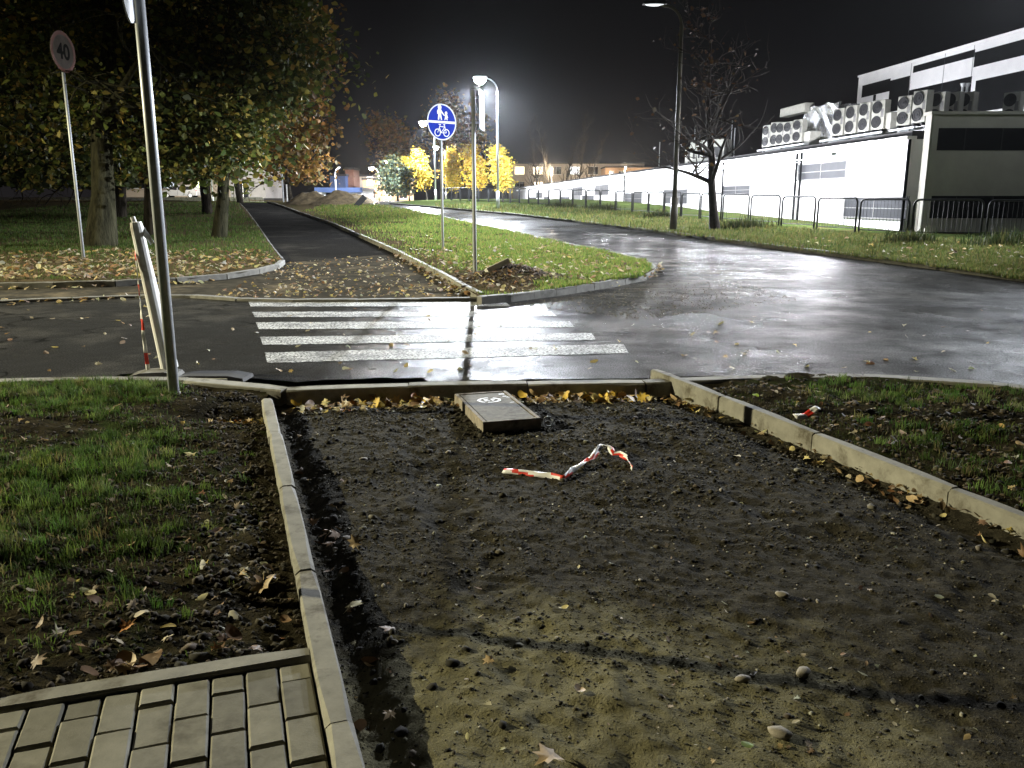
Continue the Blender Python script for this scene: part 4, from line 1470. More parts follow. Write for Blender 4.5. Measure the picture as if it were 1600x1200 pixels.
def ribbon(name, pts, w, label, mats, axis=Vector((1, 0, 0)), seg=.05, twist=None, cat='tape', skew=.5):
    P = [Vector(p) for p in pts]
    # resample
    out = []
    for i in range(len(P) - 1):
        n_ = max(1, int((P[i + 1] - P[i]).length / .02))
        out += [P[i].lerp(P[i + 1], j / n_) for j in range(n_)]
    out.append(P[-1])
    V, F, MI = [], [], []
    L = 0
    for i, p in enumerate(out):
        d = (out[min(i + 1, len(out) - 1)] - out[max(i - 1, 0)]).normalized()
        ax = (axis - d * axis.dot(d)).normalized()
        tw = (twist(i / (len(out) - 1)) if twist else 0)
        ax = Matrix.Rotation(tw, 3, d) @ ax
        nn = d.cross(ax) * .004 * math.sin(i * .7)
        for k_ in range(4):
            V.append(p + ax * w * (k_ / 3 - .5) + nn * (1 if k_ in (1, 2) else -1))
    for i in range(len(out) - 1):
        for k_ in range(3):
            F.append((i * 4 + k_, i * 4 + k_ + 1, (i + 1) * 4 + k_ + 1, (i + 1) * 4 + k_))
            MI.append(int(int((i * .02 + k_ * w / 3 * skew) / seg) % 3 == 1))
    me = np_mesh(name, V, F, mats=mats, mat_idx=MI, smooth=True)
    o = link(name, me)
    md_ = o.modifiers.new('thickness', 'SOLIDIFY'); md_.thickness = .0012
    return tag(o, label, cat)


ribbon('barrier_tape', [P3(213, 372, 7.30), P3(212, 400, 7.2), P3(219, 470, 7.15), P3(225, 530, 7.2), P3(232, 583, 7.25)], .032, 'red and white tape hanging down beside the leaning white tubes', [M['white_film'], M['red']], seg=.10, twist=lambda t: .5 + .8 * math.sin(t * 5))
ribbon('strap', [P3(222, 362, 7.30), P3(228, 400, 7.26), P3(236, 455, 7.24), P3(240, 480, 7.26)], .035, 'orange brown strap tied along the leaning white tubes', [M['orange_strap'], M['orange_strap']], twist=lambda t: .4 * math.sin(t * 6), cat='strap')
ribbon('strap', [P3(214, 351, 7.30), P3(222, 358, 7.25), P3(231, 370, 7.2), P3(238, 381, 7.2)], .05, 'loose pale strap end sticking out from the top of the leaning tubes', [M['white_film'], M['white_film']], twist=lambda t: .3, cat='strap')
# rubber feet
p = G(245, 588, .02)
mb = MB()
mb.prism([(-.20, 0), (.22, 0), (.20, .03), (.10, .05), (-.10, .045), (-.19, .02)], -.11, .11)
tag(mb.build('post_foot', M['old_kerb'], loc=(p.x, p.y - .02, .03), rot=(0, 0, R(6))), 'flat grey foot slab under the leaning white tubes', 'foot slab')
p = G(326, 592, .02)
root = empty('post_foot', (p.x, p.y + .06, .01), R(-4))
tag(root, 'black rubber foot slab lying in the trench beside the grey post', 'foot slab')
MB().prism([(-.26, 0), (.34, 0), (.33, .03), (.20, .05), (-.16, .045), (-.26, .03)], -.12, .12).build('body', M['rubber'], root)
MB().box(-.18, .20, -.14, -.1205, .01, .03).build('edge_strip', M['slab'], root)

# unseen bare post added beyond the left edge to cast a thin shadow
pb = O + DIR * ((Vector((-4.1, 3.77, 0)) - O).dot(DIR)) + NRM * ((Vector((-4.1, 3.77, 0)) - O).dot(NRM))
root = empty('sign_post', (pb.x, pb.y, 0.0))
tag(root, 'steel post on the lawn outside the picture to the left', 'sign post')
MB().tube([(0, 0, 0), (0, 0, 2.6)], .028, 16).build('post', M['steel'], root, smooth=True)
MB().tube([(0, 0, .0), (0, 0, .085)], .034, 16).build('collar', M['dark_steel'], root, smooth=True)

# ------------------------------------------------------------------ raised access cover in the soil
c4 = [G(708, 613, .07), G(793, 612, .07), G(849, 655, .07), G(752, 657, .07)]
ctr = sum(c4, Vector()) / 4
ex = ((c4[1] - c4[0]) + (c4[2] - c4[3])) / 2; ey = ((c4[3] - c4[0]) + (c4[2] - c4[1])) / 2
cw, cl = ex.length, ey.length
ca = math.atan2(ey.y, ey.x) + math.pi / 2
root = empty('access_cover', (ctr.x, ctr.y, 0), ca)
tag(root, 'raised square access chamber cover with faded white logo standing in the soil', 'access cover')
# local: x across, -y towards the camera
w2, l2 = cw / 2 * abs(math.cos(math.atan2(ex.y, ex.x) - ca)), cl / 2
mb = MB()
for (x0, x1, y0, y1) in ((-w2, -w2 + .03, -l2, l2), (w2 - .03, w2, -l2, l2), (-w2 + .03, w2 - .03, -l2, -l2 + .03), (-w2 + .03, w2 - .03, l2 - .03, l2)):
    mb.box(x0, x1, y0, y1, -.06, .069, .003)
mb.build('frame', M['cover_side'], root)
lid = MB().box(-w2 + .033, w2 - .033, -l2 + .033, l2 - .033, .02, .065, .004).build('lid', M['cover'], root)
mb = MB()
nn = 26
for rr0, rr1 in ((.062, .082),):
    vs, fs = [], []
    for i in range(nn):
        c_, s_ = math.cos(2 * math.pi * i / nn), math.sin(2 * math.pi * i / nn)
        jj = random.uniform(.94, 1.06)
        vs += [(c_ * rr0 * 1.1 * jj, l2 * .40 + s_ * rr0, .067), (c_ * rr1 * 1.1 * jj, l2 * .40 + s_ * rr1, .067)]
    fs = [(2 * i, 2 * i + 1, (2 * i + 3) % (2 * nn), (2 * i + 2) % (2 * nn)) for i in range(nn) if i not in (4, 5, 17)]
    mb.add(vs, fs)
for (x0, y0, x1, y1, w_) in [(-.03, -.035, -.03, .035, .016), (-.03, 0, .0, .035, .014), (-.03, 0, .0, -.035, .014), (.025, -.03, .025, .03, .016), (.025, .028, .05, .02, .014), (.025, 0, .045, .0, .012)]:
    d = Vector((x1 - x0, y1 - y0)).normalized(); n_ = Vector((-d.y, d.x)) * w_ / 2
    mb.add([(x0 - n_.x, l2 * .40 + y0 - n_.y, .0672), (x1 - n_.x, l2 * .40 + y1 - n_.y, .0672), (x1 + n_.x, l2 * .40 + y1 + n_.y, .0672), (x0 + n_.x, l2 * .40 + y0 + n_.y, .0672)], [(0, 1, 2, 3)])
mb.build('logo', M['white_mark'], lid)
mb = MB()
for i in range(6):
    cx_, cy_ = w2 * random.uniform(.62, .88), l2 * random.uniform(.1, .8)
    pts = [(cx_ + math.cos(a) * random.uniform(.006, .028), cy_ + math.sin(a) * random.uniform(.006, .02), .0671 + i * .0002) for a in np.linspace(0, 6.28, 9)[:-1]]
    mb.add(pts, [tuple(range(8))])
mb.build('paint_smear', M['white_mark'], lid)
tag(MB().tube([(math.cos(a) * .035, math.sin(a) * .035, 0) for a in np.linspace(0, 6.28, 15)], .006, 6, cap=False).build('pipe_ring', M['steel'], loc=(*G(857, 665)[:2], .03), rot=(R(60), 0, .4)), 'small metal ring half buried beside the access cover', 'ring')

# tape on the soil
tp = [(786, 724), (810, 728), (835, 732), (860, 736), (880, 741), (893, 731), (908, 724), (925, 716), (940, 704), (952, 705), (958, 712), (968, 712), (980, 718), (988, 731)]
pts = []
for i, (a, b) in enumerate(tp):
    p = G(a, b, .02); z = float(soil_z(p.x, p.y))
    lift = [.012, .012, .014, .015, .012, .02, .028, .03, .055, .05, .03, .035, .03, .012][i]
    pts.append((p.x, p.y, z + lift))
ribbon('barrier_tape', pts, .036, 'crumpled red and white barrier tape lying on the soil', [M['white_film'], M['red']], axis=Vector((.1, .85, .5)), seg=.10, twist=lambda t: .7 * math.sin(t * 8) + .4 * math.sin(t * 23) - .1, skew=4.5)
p = G(1262, 655, .1)
tag(ribbon('wrapper', [(p.x - .09, p.y, float(lawn_right_z(p.x, p.y)) + .05), (p.x, p.y + .03, float(lawn_right_z(p.x, p.y)) + .05), (p.x + .10, p.y + .1, float(lawn_right_z(p.x, p.y)) + .09)], .05, 'scrap of red and white tape on the trampled lawn beside the edging', [M['white_film'], M['red']], axis=Vector((.2, .8, .4)), seg=.07), cat='litter')

# kerb slab tipped on the soil heap of the island
p = at(777, 409, MOUND.y - .25)
o = MB().box(-.23, .23, -.08, .08, -.05, .05, .012).build('loose_kerb_slab', M['slab'], loc=(p.x, p.y, float(island_z(p.x, p.y)) + .06), rot=(R(-18), R(-22), R(24)))
tag(o, 'pale concrete slab tipped on the soil heap beside the crossing sign', 'slab')

# ------------------------------------------------------------------ street lamps
def street_lamp(base, head, label, glow_mat, *, optics=None, pole_r=.075, power=0, colr=C_COOL, head_len=.6, mat=None, spot=None, group=None, bulge=.10):
    root = empty('street_lamp', base)
    tag(root, label, 'street lamp', group)
    H = head - Vector(base)
    reach = Vector((H.x, H.y, 0)); L = reach.length; rd = reach / L
    zc = H.z
    pts = [Vector((0, 0, 0)), Vector((0, 0, zc * .5)), Vector((0, 0, zc - L * .75))]
    for i in range(1, 9):
        a = math.pi / 2 * i / 8
        rr = L * .62
        pts.append(Vector((0, 0, zc - L * .75)) + rd * (rr * (1 - math.cos(a))) + Vector((0, 0, math.sin(a) * L * .70)))
    pts.append(rd * (L * .85) + Vector((0, 0, zc + .0)))
    m = mat or M['steel']
    MB().tube(pts, [pole_r] * 2 + [pole_r * .75] + [pole_r * .55] * 9, 10).build('post', m, root, smooth=True)
    MB().tube([(0, 0, 0), (0, 0, 1.1)], pole_r * 1.5, 10).build('base_sleeve', m, root, smooth=True)
    hd = empty('head', H); hd.parent = root; hd.rotation_euler = (0, 0, math.atan2(rd.y, rd.x))
    bpy.data.objects.remove(hd)
    az = math.atan2(rd.y, rd.x)
    hl = head_len
    body = MB().prism([(-hl * .5, -.02), (hl * .5, -.03), (hl * .5, .02), (hl * .2, .07), (-hl * .4, .07)], -.14, .14).build('lamp_head', M['dark_steel'] if m is not M['steel'] else m, root, loc=H + Vector((0, 0, .03)), rot=(0, 0, az))
    mb = MB()
    n1, n2 = 12, 4
    vs, fs = [], []
    for j in range(n2 + 1):
        t = math.pi / 2 * j / n2
        for i in range(n1):
            a = 2 * math.pi * i / n1
            vs.append((math.cos(a) * math.cos(t) * hl * .42, math.sin(a) * math.cos(t) * .13, -.032 - math.sin(t) * bulge))
    for j in range(n2):
        for i in range(n1):
            q_ = (i + 1) % n1
            fs.append((j * n1 + i, j * n1 + q_, (j + 1) * n1 + q_, (j + 1) * n1 + i))
    mb.add(vs, fs)
    mb.build('lens', glow_mat, body, smooth=True)
    if power:
        if optics:
            luminaire(tuple(H + Vector((0, 0, -.06 - bulge - .15))), power, colr, parent=root, **optics)
        elif spot:
            light('lamp_light', 'SPOT', tuple(H + Vector((0, 0, -.06 - bulge))), power, colr, .14, tuple(H + Vector((0, 0, -5))), spot, .15, root)
        else:
            light('lamp_light', 'POINT', tuple(H + Vector((0, 0, -.06 - bulge - .15))), power, colr, .14, parent=root)
    return root


b = G(778, 327, .12)
street_lamp(b, at(750, 121, b.y - .2), 'brightly glowing street lamp on a tall pole behind the crossing sign', M['lamp_glow'], power=P_MAIN, head_len=.9, bulge=.42, optics=dict(axis=(.176, -.984), lo=.885, hi=.985, floor_=.15, two_sided=True, cut=(.07, .245)))
LAMP_MAIN_Y = b.y
b = Vector((at(681, 318, 88).x, 88, h(88) + .1))
street_lamp(b, at(661, 190, 88), 'glowing street lamp showing left of the round blue sign', M['lamp_glow'], power=P_FAR, head_len=1.0, bulge=.5, spot=R(164))
b = Vector((at(697, 318, 125).x, 125, h(125) + .1))
street_lamp(b, at(681, 229, 125), 'small glowing street lamp showing below the blue sign', M['lamp_glow'], power=P_FAR2, head_len=1.0, bulge=.5, spot=R(164))
b = G(1052, 358, .2)
street_lamp(b, at(1023, 7, b.y), 'tall dark street lamp before the white wall beside the bare tree', M['lamp_dim'], pole_r=.085, mat=mottled('dark_lamp_post', (.10, .095, .075), (.17, .16, .12), 3, .6, 30, .001), head_len=.8, bulge=.05)
# lamps of the same street outside the picture
street_lamp((-27.6, 11.2, .1), Vector((-27.0, 9.6, 9.6)), 'warm street lamp along the side street outside the picture', M['lamp_glow'], power=P_LEFT, colr=C_WARM, bulge=.12, optics=dict(axis=(.97, -.25), lo=.30, hi=.95, floor_=.05, cut=(.17, .33), flat=(.9, .4), size=.07))
street_lamp((17.6, 25.2, .2), Vector((16.6, 24.0, 8.6)), 'street lamp on the main road outside the picture', M['lamp_glow'], power=P_RIGHT, colr=C_COOL, bulge=.12, optics=dict(axis=(-.97, -.25), lo=.70, hi=.96, floor_=.004, cut=(.12, .26)))

# ------------------------------------------------------------------ long white hall
VPX = (678 - 800) / FPX
WC = Vector((13.32, 29.0, -.1)); WE = Vector((VPX, 1.0, 0)).normalized(); WN = Vector((-WE.y, WE.x, 0))
HALL_H = 3.72
hall = empty('factory_hall', WC, math.atan2(WE.y, WE.x))       # local x runs away along the wall, local y points to the road
tag(hall, 'long low white hall with grey windows lit by floodlights beyond the railings', 'building')


def wall_sz(px, py, back=0.0):
    a, b_, c = ray(px, py)
    d = Vector((a, b_, c)); o_ = Vector((0, 0, EYE)); p0 = WC - WN * back
    t = (p0 - o_).dot(WN) / d.dot(WN)
    q_ = o_ + d * t
    return (q_ - WC).dot(WE), q_.z - WC.z


HL = 140
WT = wall_sz(1300, 236)[1]
HALL_H = wall_sz(1250, 239)[1]
MB().box(0, HL, -14, 0, 0, HALL_H).build('wall', M['white_wall'], hall)
MB().box(-.02, HL, -.25, .10, HALL_H, HALL_H + .10).build('eaves', M['white_wall'], hall)
MB().box(.3, HL, -13.9, -.26, HALL_H + .001, HALL_H + .30).build('roof', M['roof'], hall)
wins = [((1249, 255), (1323, 279)), ((1321, 309), (1420, 340)), ((1130, 291), (1172, 303)), ((1038, 297), (1074, 317)), ((977, 302), (1003, 318)), ((952, 319.5), (972, 333)),
        ((930, 289.5), (951, 304)), ((895, 293), (910, 305)), ((910, 306), (928, 320)), ((877, 308), (890, 320)), ((850, 308), (858, 320)), ((838, 301), (847, 309)), ((826, 309), (838, 313))]
for (a, b_) in wins:
    s0, z1 = wall_sz((a[0] + b_[0]) / 2, a[1] + (0 if a[0] < 1240 else 0)); _, z0 = wall_sz((a[0] + b_[0]) / 2, b_[1])
    sa, _ = wall_sz(b_[0], a[1]); sb, _ = wall_sz(a[0], a[1])
    w_ = MB().box(sa, sb, -.02, .004, max(z0, .15), z1).build('window', M['grey_win'], hall)
    mb = MB()
    zlo = max(z0, .15)
    mb.box(sa - .06, sb + .06, .0, .035, z1, z1 + .05).box(sa - .06, sb + .06, .0, .05, zlo - .05, zlo)
    mb.box(sa - .05, sa, .0, .03, zlo + .001, z1 - .001).box(sb, sb + .05, .0, .03, zlo + .001, z1 - .001)
    if sb - sa > 2: mb.box((sa + sb) / 2 - .02, (sa + sb) / 2 + .02, .005, .02, zlo + .001, z1 - .001)
    mb.box(sa + .001, sb - .001, .005, .018, zlo + (z1 - zlo) * .45, zlo + (z1 - zlo) * .45 + .03)
    mb.build('window_frame', M['grey_render'], w_)
sa, z1 = wall_sz(907, 305); sb, _ = wall_sz(896, 305)
MB().box(sa, sb, 0, .03, .1, z1).build('door', M['grey_render'], hall)
for px in (1245, 1252, 1418, 977, 1131):
    s0, _ = wall_sz(px, 300)
    MB().tube([(s0, .10, .1), (s0, .10, HALL_H - .02)], .055, 8).build('downpipe', M['band'], hall, smooth=True)
for px in (1322, 1205, 1090, 1020, 955, 915, 870):
    s0, _ = wall_sz(px, 300)
    MB().box(s0 - .022, s0 + .022, .001, .006, .1, HALL_H - .1).build('panel_joint', M['grey_win'], hall)
# floodlights on the wall
for i, px in enumerate((1376, 1332, 1292, 1256, 1222, 1190, 1160, 1132, 1105, 1060, 1020, 985, 958, 925, 885, 862, 843, 825)):
    s0, _ = wall_sz(px, 250)
    rt = empty('floodlight', tuple(WC + WE * s0 + WN * .0 + Vector((0, 0, HALL_H - .42))), math.atan2(WE.y, WE.x))
    nth = ['by the downpipe at the near corner', 'above the widest window'][i] if i < 2 else '%s from the near corner' % ('third fourth fifth sixth seventh eighth ninth tenth eleventh twelfth thirteenth fourteenth fifteenth sixteenth seventeenth eighteenth'.split()[i - 2])
    tag(rt, 'small floodlight under the eaves of the white hall, ' + nth, 'floodlight', 'floodlights along the white hall')
    MB().box(-.02, .02, .0, 1.72, -.02, .02).build('arm', M['steel'], rt)
    bd = MB().box(-.13, .13, 1.72, 1.90, -.05, .07, .01).build('housing', M['steel'], rt)
    MB().box(-.11, .11, 1.74, 1.88, -.062, -.052).build('lens', M['wall_glow'], bd)
    light('flood_light', 'POINT', (0, 1.8, -.17), P_WALL * (2.2 if i == 0 else 1 if i < 9 else 1.7), (.95, .95, 1.0), .10, parent=rt)

# two unseen floodlights added on the hall roof to brighten the upper storey
for i, s0 in enumerate((6.0, 17.0)):
    rt = empty('roof_floodlight', tuple(WC + WE * s0 - WN * 3.2 + Vector((0, 0, HALL_H + .30))), math.atan2(WE.y, WE.x))
    tag(rt, ['floodlight on the hall roof aimed at the upper storey, nearer one', 'floodlight on the hall roof aimed at the upper storey, farther one'][i], 'floodlight')
    MB().tube([(0, 0, 0), (0, 0, .5)], .03, 8).build('stand', M['steel'], rt)
    bd = MB().box(-.2, .2, -.12, .06, .5, .75, .01).build('housing', M['steel'], rt)
    MB().box(-.17, .17, -.135, -.122, .53, .72).build('lens', M['wall_glow'], bd)
    light('flood_light', 'SPOT', (0, -.16, .62), 2600, (.92, .93, 1.0), .08, (0, -8, 3.2), R(140), .5, rt)

# gable block facing the camera
gx0, gy = 13.85, 28.0
ga = at(1446, 179, gy); gb = at(1432, 375, gy)
ga.x = WC.x - VPX + .10
gable = empty('gable_block', (ga.x, gy, -.15), 0)
tag(gable, 'pale flat fronted block with two black window bands at the right', 'building')
gh = ga.z + .15
sx_ = WE.x / WE.y
mb = MB()
mb.box(0, 16, 0, .4, 0, gh)
mb.build('wall', M['gable_wall'], gable)
MB().box(.6, 15.9, .401, 12, 0, HALL_H - .02).build('rear_block', M['gable_wall'], gable)
MB().box(-.05, 16.05, -.06, .46, gh, gh + .10).build('coping', M['gable_wall'], gable)
MB().box(.7, 15.8, .5, 11.9, HALL_H - .019, HALL_H + .03).build('roof', M['roof'], gable)
for (pa, pb) in (((1461, 200), (1600, 235)), ((1447, 306), (1600, 341))):
    A, B = at(pa[0], pa[1], gy), at(pb[0], pb[1], gy)
    w_ = MB().box(A.x - ga.x, 12, -.012, .02, B.z + .15, A.z + .15).build('window_band', M['band'], gable)
    mb = MB()
    for i in range(9):
        xx = A.x - ga.x + 1.2 * i + 1.0
        mb.box(xx - .015, xx + .015, -.02, -.013, B.z + .16, A.z + .14)
    mb.build('mullion', M['black'], w_)
MB().box(.05, .25, -.02, .0, .0, gh).build('corner_pilaster', M['gable_wall'], gable)

# upper block set back behind
ub = 11.0
uo = WC - WN * ub
upper = empty('upper_block', tuple(uo), math.atan2(WE.y, WE.x))
tag(upper, 'upper storey with black and white bands rising behind the air conditioners', 'building')


def up_sz(px, py): return wall_sz(px, py, ub)


s_far, z_top = up_sz(1342, 121)
MB().box(-18, s_far, -10, 0, 3.2, z_top).build('wall', M['white_wall'], upper)
MB().box(-18.02, s_far + .05, -10.05, .06, z_top, z_top + .10).build('coping', M['white_wall'], upper)
for (x0, x1, ya, yb) in [(1349, 1392, 128, 147), (1392, 1422, 122, 172), (1426, 1519, 91, 102), (1519.5, 1720, 72, 96), (1422.5, 1519, 130, 176), (1526, 1720, 118, 170), (1341, 1392, 165, 176), (1367.5, 1371.5, 147.5, 164.5)]:
    xm = (x0 + min(x1, 1600)) / 2
    sa, sb = up_sz(x1, 120)[0], up_sz(x0, 120)[0]
    z1, z0 = up_sz(xm, ya)[1], up_sz(xm, yb)[1]
    MB().box(sa, sb, -.02, .012, max(3.25, z0), z1).build('dark_band', M['band'], upper)
for px in (1424, 1475, 1519):
    d = s_far - up_sz(px, 110)[0]
    MB().box(s_far - d - .012, s_far - d + .012, .013, .02, 4.2, z_top - .05).build('panel_joint', M['grey_win'], upper)

# ------------------------------------------------------------------ air conditioners on the roof edge
def ac_unit(w=.57, hgt=1.12, dpt=.30, fans=2):
    root = empty('air_conditioner')
    MB().box(-w / 2, w / 2, -dpt / 2, dpt / 2, .08, hgt, .015).build('casing', M['ac'], root)
    for sx in (-.18, .18):
        MB().box(sx - .04, sx + .04, -dpt / 2 - .03, dpt / 2 + .03, 0, .08).build('foot', M['dark_steel'], root)
    for k_ in range(fans):
        cz_ = .08 + (hgt - .08) * ((k_ + .5) / fans)
        rr = min((hgt - .08) / fans * .40, w * .36)
        f_ = MB().prism([(x - w * .08, z + cz_) for x, z in disc(20, rr)], -dpt / 2 - .012, -dpt / 2 + .005).build('fan', M['ac_dark'], root)
        mb = MB(); ring(mb, rr * .97, rr * 1.06, -dpt / 2 - .03, -dpt / 2 - .0125, 20, -w * .08, cz_); ring(mb, rr * .55, rr * .60, -dpt / 2 - .022, -dpt / 2 - .0125, 18, -w * .08, cz_)
        mb.prism([(x * rr * .2 - w * .08, z * rr * .2 + cz_) for x, z in disc(10, 1)], -dpt / 2 - .03, -dpt / 2 - .0125)
        mb.build('grille_ring', M['grey_win'], f_)
    MB().box(w / 2 - .16, w / 2 - .04, -dpt / 2 - .004, -dpt / 2 + .001, .5, .8).build('service_panel', M['grey_render'], root)
    return root


ac0 = None
ac_list = [(1199, 243, 'far end of the roof row, leftmost tall unit'), (1212, 241, 'second tall unit from the far end of the roof row'), (1221, 237, 'left unit of the group of three under the white trunking'),
           (1233, 234, 'middle unit of the group of three under the white trunking'), (1248, 231, 'right unit of the group of three under the white trunking'),
           (1311, 223, 'first of four tall units right of the foil wrapped duct'), (1331, 220.5, 'second of four tall units right of the foil wrapped duct'),
           (1352, 218, 'third of four tall units right of the foil wrapped duct'), (1373, 214.5, 'fourth of four tall units right of the foil wrapped duct'),
           (1414, 206, 'tall unit just left of the gable block corner'), (1438, 200, 'unit half hidden behind the corner of the gable block')]
GRP = 'air conditioners on the roof edge of the white hall'
for i, (px, py, lab) in enumerate(ac_list):
    s0, z0 = wall_sz(px, py, .75)
    loc = WC + WE * s0 - WN * .75 + Vector((0, 0, HALL_H + .50))
    yaw = R(-68)
    if ac0 is None:
        ac0 = ac_unit(); ac0.location = loc; ac0.rotation_euler = (0, 0, yaw); tag(ac0, 'air conditioner, ' + lab, 'air conditioner', GRP)
    else:
        d_ = dup(ac0, loc, yaw + R(random.uniform(-5, 5)), 'air conditioner, ' + lab)
        d_.scale = (1, 1, random.uniform(.93, 1.05))
for i, (px, lab) in enumerate([(1466, 'first air conditioner above the gable block parapet'), (1488, 'second air conditioner above the gable block parapet'), (1510, 'third air conditioner above the gable block parapet'), (1582, 'dark air conditioner alone at the right end above the parapet')]):
    p = at(px, 178 if i < 3 else 176, gy + 2.5)
    dup(ac0, (p.x, p.y, gh - .15 - .14), R(-58), lab)
# rails, trunking, duct and poles up there
for (a, b_, lab) in (((1190, 0), (1262, 0), 'steel rail under the far group of roof air conditioners'), ((1288, 0), (1384, 0), 'steel rail under the four roof air conditioners'), ((1396, 0), (1434, 0), 'short steel rail under the unit by the gable block')):
    sa, _ = wall_sz(b_[0], 220, .75); sb, _ = wall_sz(a[0], 220, .75)
    rt = empty('roof_rail', tuple(WC + Vector((0, 0, HALL_H))), math.atan2(WE.y, WE.x))
    tag(rt, lab, 'rail')
    MB().box(sa, sb, -.60, -.54, .40, .48).build('beam', M['steel'], rt)
    MB().box(sa, sb, -1.0, -.94, .40, .48).build('beam', M['steel'], rt)
    k_ = sa + .3
    while k_ < sb:
        MB().box(k_ - .03, k_ + .03, -.60, -.54, .02, .399).build('leg', M['steel'], rt); k_ += 2.2
sa, _ = wall_sz(1260, 200, 1.2); sb, _ = wall_sz(1222, 200, 1.2)
tag(MB().box(sa, sb, -1.5, -1.05, HALL_H + 1.95, HALL_H + 2.35, .02).build('cable_trunking', M['ac'], loc=tuple(WC), rot=(0, 0, math.atan2(WE.y, WE.x))), 'white trunking box above the far group of roof air conditioners', 'trunking')
sa, _ = wall_sz(1322, 200, 1.6); sb, _ = wall_sz(1266, 200, 1.6)
bm_v, bm_f = [], []
nxx, nzz = 9, 4
for i in range(nxx + 1):
    for j in range(nzz + 1):
        bm_v.append((sa + (sb - sa) * i / nxx, -1.35 + random.uniform(-.16, .16), HALL_H + .35 + 1.75 * j / nzz + random.uniform(-.06, .06)))
for i in range(nxx):
    for j in range(nzz):
        a = i * (nzz + 1) + j
        bm_f += [(a, a + nzz + 1, a + nzz + 2), (a, a + nzz + 2, a + 1)]
mb = MB(); mb.add(bm_v, bm_f); mb.box(sa + .05, sb - .05, -2.4, -1.6, HALL_H + .33, HALL_H + 2.0)
tag(mb.build('foil_duct', M['foil'], loc=tuple(WC), rot=(0, 0, math.atan2(WE.y, WE.x))), 'crumpled foil wrapped duct between the roof air conditioners', 'duct')
s0, _ = wall_sz(1262, 225, 1.0)
tag(MB().box(s0 - .6, s0 + .6, -1.3, -.8, HALL_H + .31, HALL_H + 1.0, .02).build('roof_cabinet', M['ac'], loc=tuple(WC), rot=(0, 0, math.atan2(WE.y, WE.x))), 'low white cabinet left of the foil wrapped duct', 'cabinet')
s0, _ = wall_sz(1386, 205, .9)
tag(MB().box(s0 - .35, s0 + .35, -1.1, -.8, HALL_H + .31, HALL_H + 1.15, .02).build('roof_cabinet', M['ac'], loc=tuple(WC), rot=(0, 0, math.atan2(WE.y, WE.x))), 'small white cabinet right of the four roof air conditioners', 'cabinet')
for i, px in enumerate((1084, 1092, 1100, 1108)):
    s0, _ = wall_sz(px, 245, 1.0)
    rt = empty('roof_ventilator', tuple(WC + WE * s0 - WN * 1.4 + Vector((0, 0, HALL_H + .30))), R(-40))
    tag(rt, ['leftmost', 'second', 'third', 'rightmost'][i] + ' of the white roof ventilators behind the bare tree', 'ventilator', 'roof ventilators behind the bare tree')
    MB().box(-.8, .8, -.5, .5, 0, 1.05 + .25 * (i % 2), .05).build('housing', M['ac'], rt)
    MB().box(-.6, .6, -.52, -.50, .25, .85).build('louvre', M['ac_dark'], rt)
for i, (px, py) in enumerate(((1084, 197), (1108, 212), (1141, 188), (1146, 200), (1030, 222))):
    p = at(px, py, 46 if i < 4 else 75)
    s0, _ = wall_sz(px, 250, 3)
    b = WC + WE * s0 - WN * 3 + Vector((0, 0, HALL_H + .3))
    z_t = at(px, py, b.y).z
    tag(MB().tube([b, (b.x, b.y, z_t)], .035, 6).build('roof_mast', M['steel']), 'thin mast on the hall roof, ' + ['far left one behind the lamp post', 'left of the bare tree trunk', 'first right of the bare tree trunk', 'second right of the bare tree trunk', 'by itself over the far roofs'][i], 'mast')
for i, px in enumerate((1505, 1512)):
    p = at(px, 130, gy + 5)
    tag(MB().tube([(p.x, p.y, gh), (p.x, p.y, p.z - .15), (p.x, p.y, p.z)], [.05, .05, .11], 8).build('vent_pipe', M['steel']), ['left', 'right'][i] + ' one of two capped vent pipes above the gable block', 'vent pipe')

# ------------------------------------------------------------------ railings
def rail_panel(L, near):
    root = empty('railing_panel')
    hgt, r_ = 1.12, .16
    pts = [Vector((.03, 0, -.35)), Vector((.03, 0, hgt - r_))]
    for i in range(1, 6):
        a = math.pi / 2 * i / 5
        pts.append(Vector((.03 + r_ * (1 - math.cos(a)), 0, hgt - r_ + r_ * math.sin(a))))
    pts += [Vector((L - p.x, 0, p.z)) for p in reversed(pts)]
    MB().tube(pts, .034, 8).build('frame', M['dark_steel'], root, smooth=True)
    MB().tube([(.03, 0, .14), (L - .03, 0, .14)], .018, 6).build('bottom_rail', M['dark_steel'], root)
    nb = int((L - .2) / .13)
    bm_ = MB().tube([(0, 0, .14), (0, 0, hgt - .015)], .007, 5).mesh('bar', M['dark_steel'])
    if near:
        for i in range(nb):
            link('bar', bm_, root, (.10 + (L - .2) * (i + .5) / nb, 0, 0))
    else:
        mb = MB()
        for i in range(nb):
            xx = .10 + (L - .2) * (i + .5) / nb
            mb.tube([(xx, 0, .14), (xx, 0, hgt - .015)], .005, 4)
        tag(mb.build('bars', M['dark_steel'], root), kind='stuff')
    return root


rl = [at(690, 319, 80), at(800, 325, 66), at(860, 327, 58), at(1000, 337, 45.5), at(1120, 350, 36.5), at(1262, 362, 30.5), at(1350, 371, 27.8), at(1420, 377, 26.2), at(1565, 379, 25.6), at(1760, 384, 25.4)]
rl = [Vector((p.x, p.y, 0)) for p in rl]
cum = [0]
for i in range(len(rl) - 1): cum.append(cum[-1] + (rl[i + 1] - rl[i]).length)


def rpos(s):
    for i in range(len(rl) - 1):
        if s <= cum[i + 1]: return rl[i].lerp(rl[i + 1], (s - cum[i]) / (cum[i + 1] - cum[i]))
    return rl[-1]


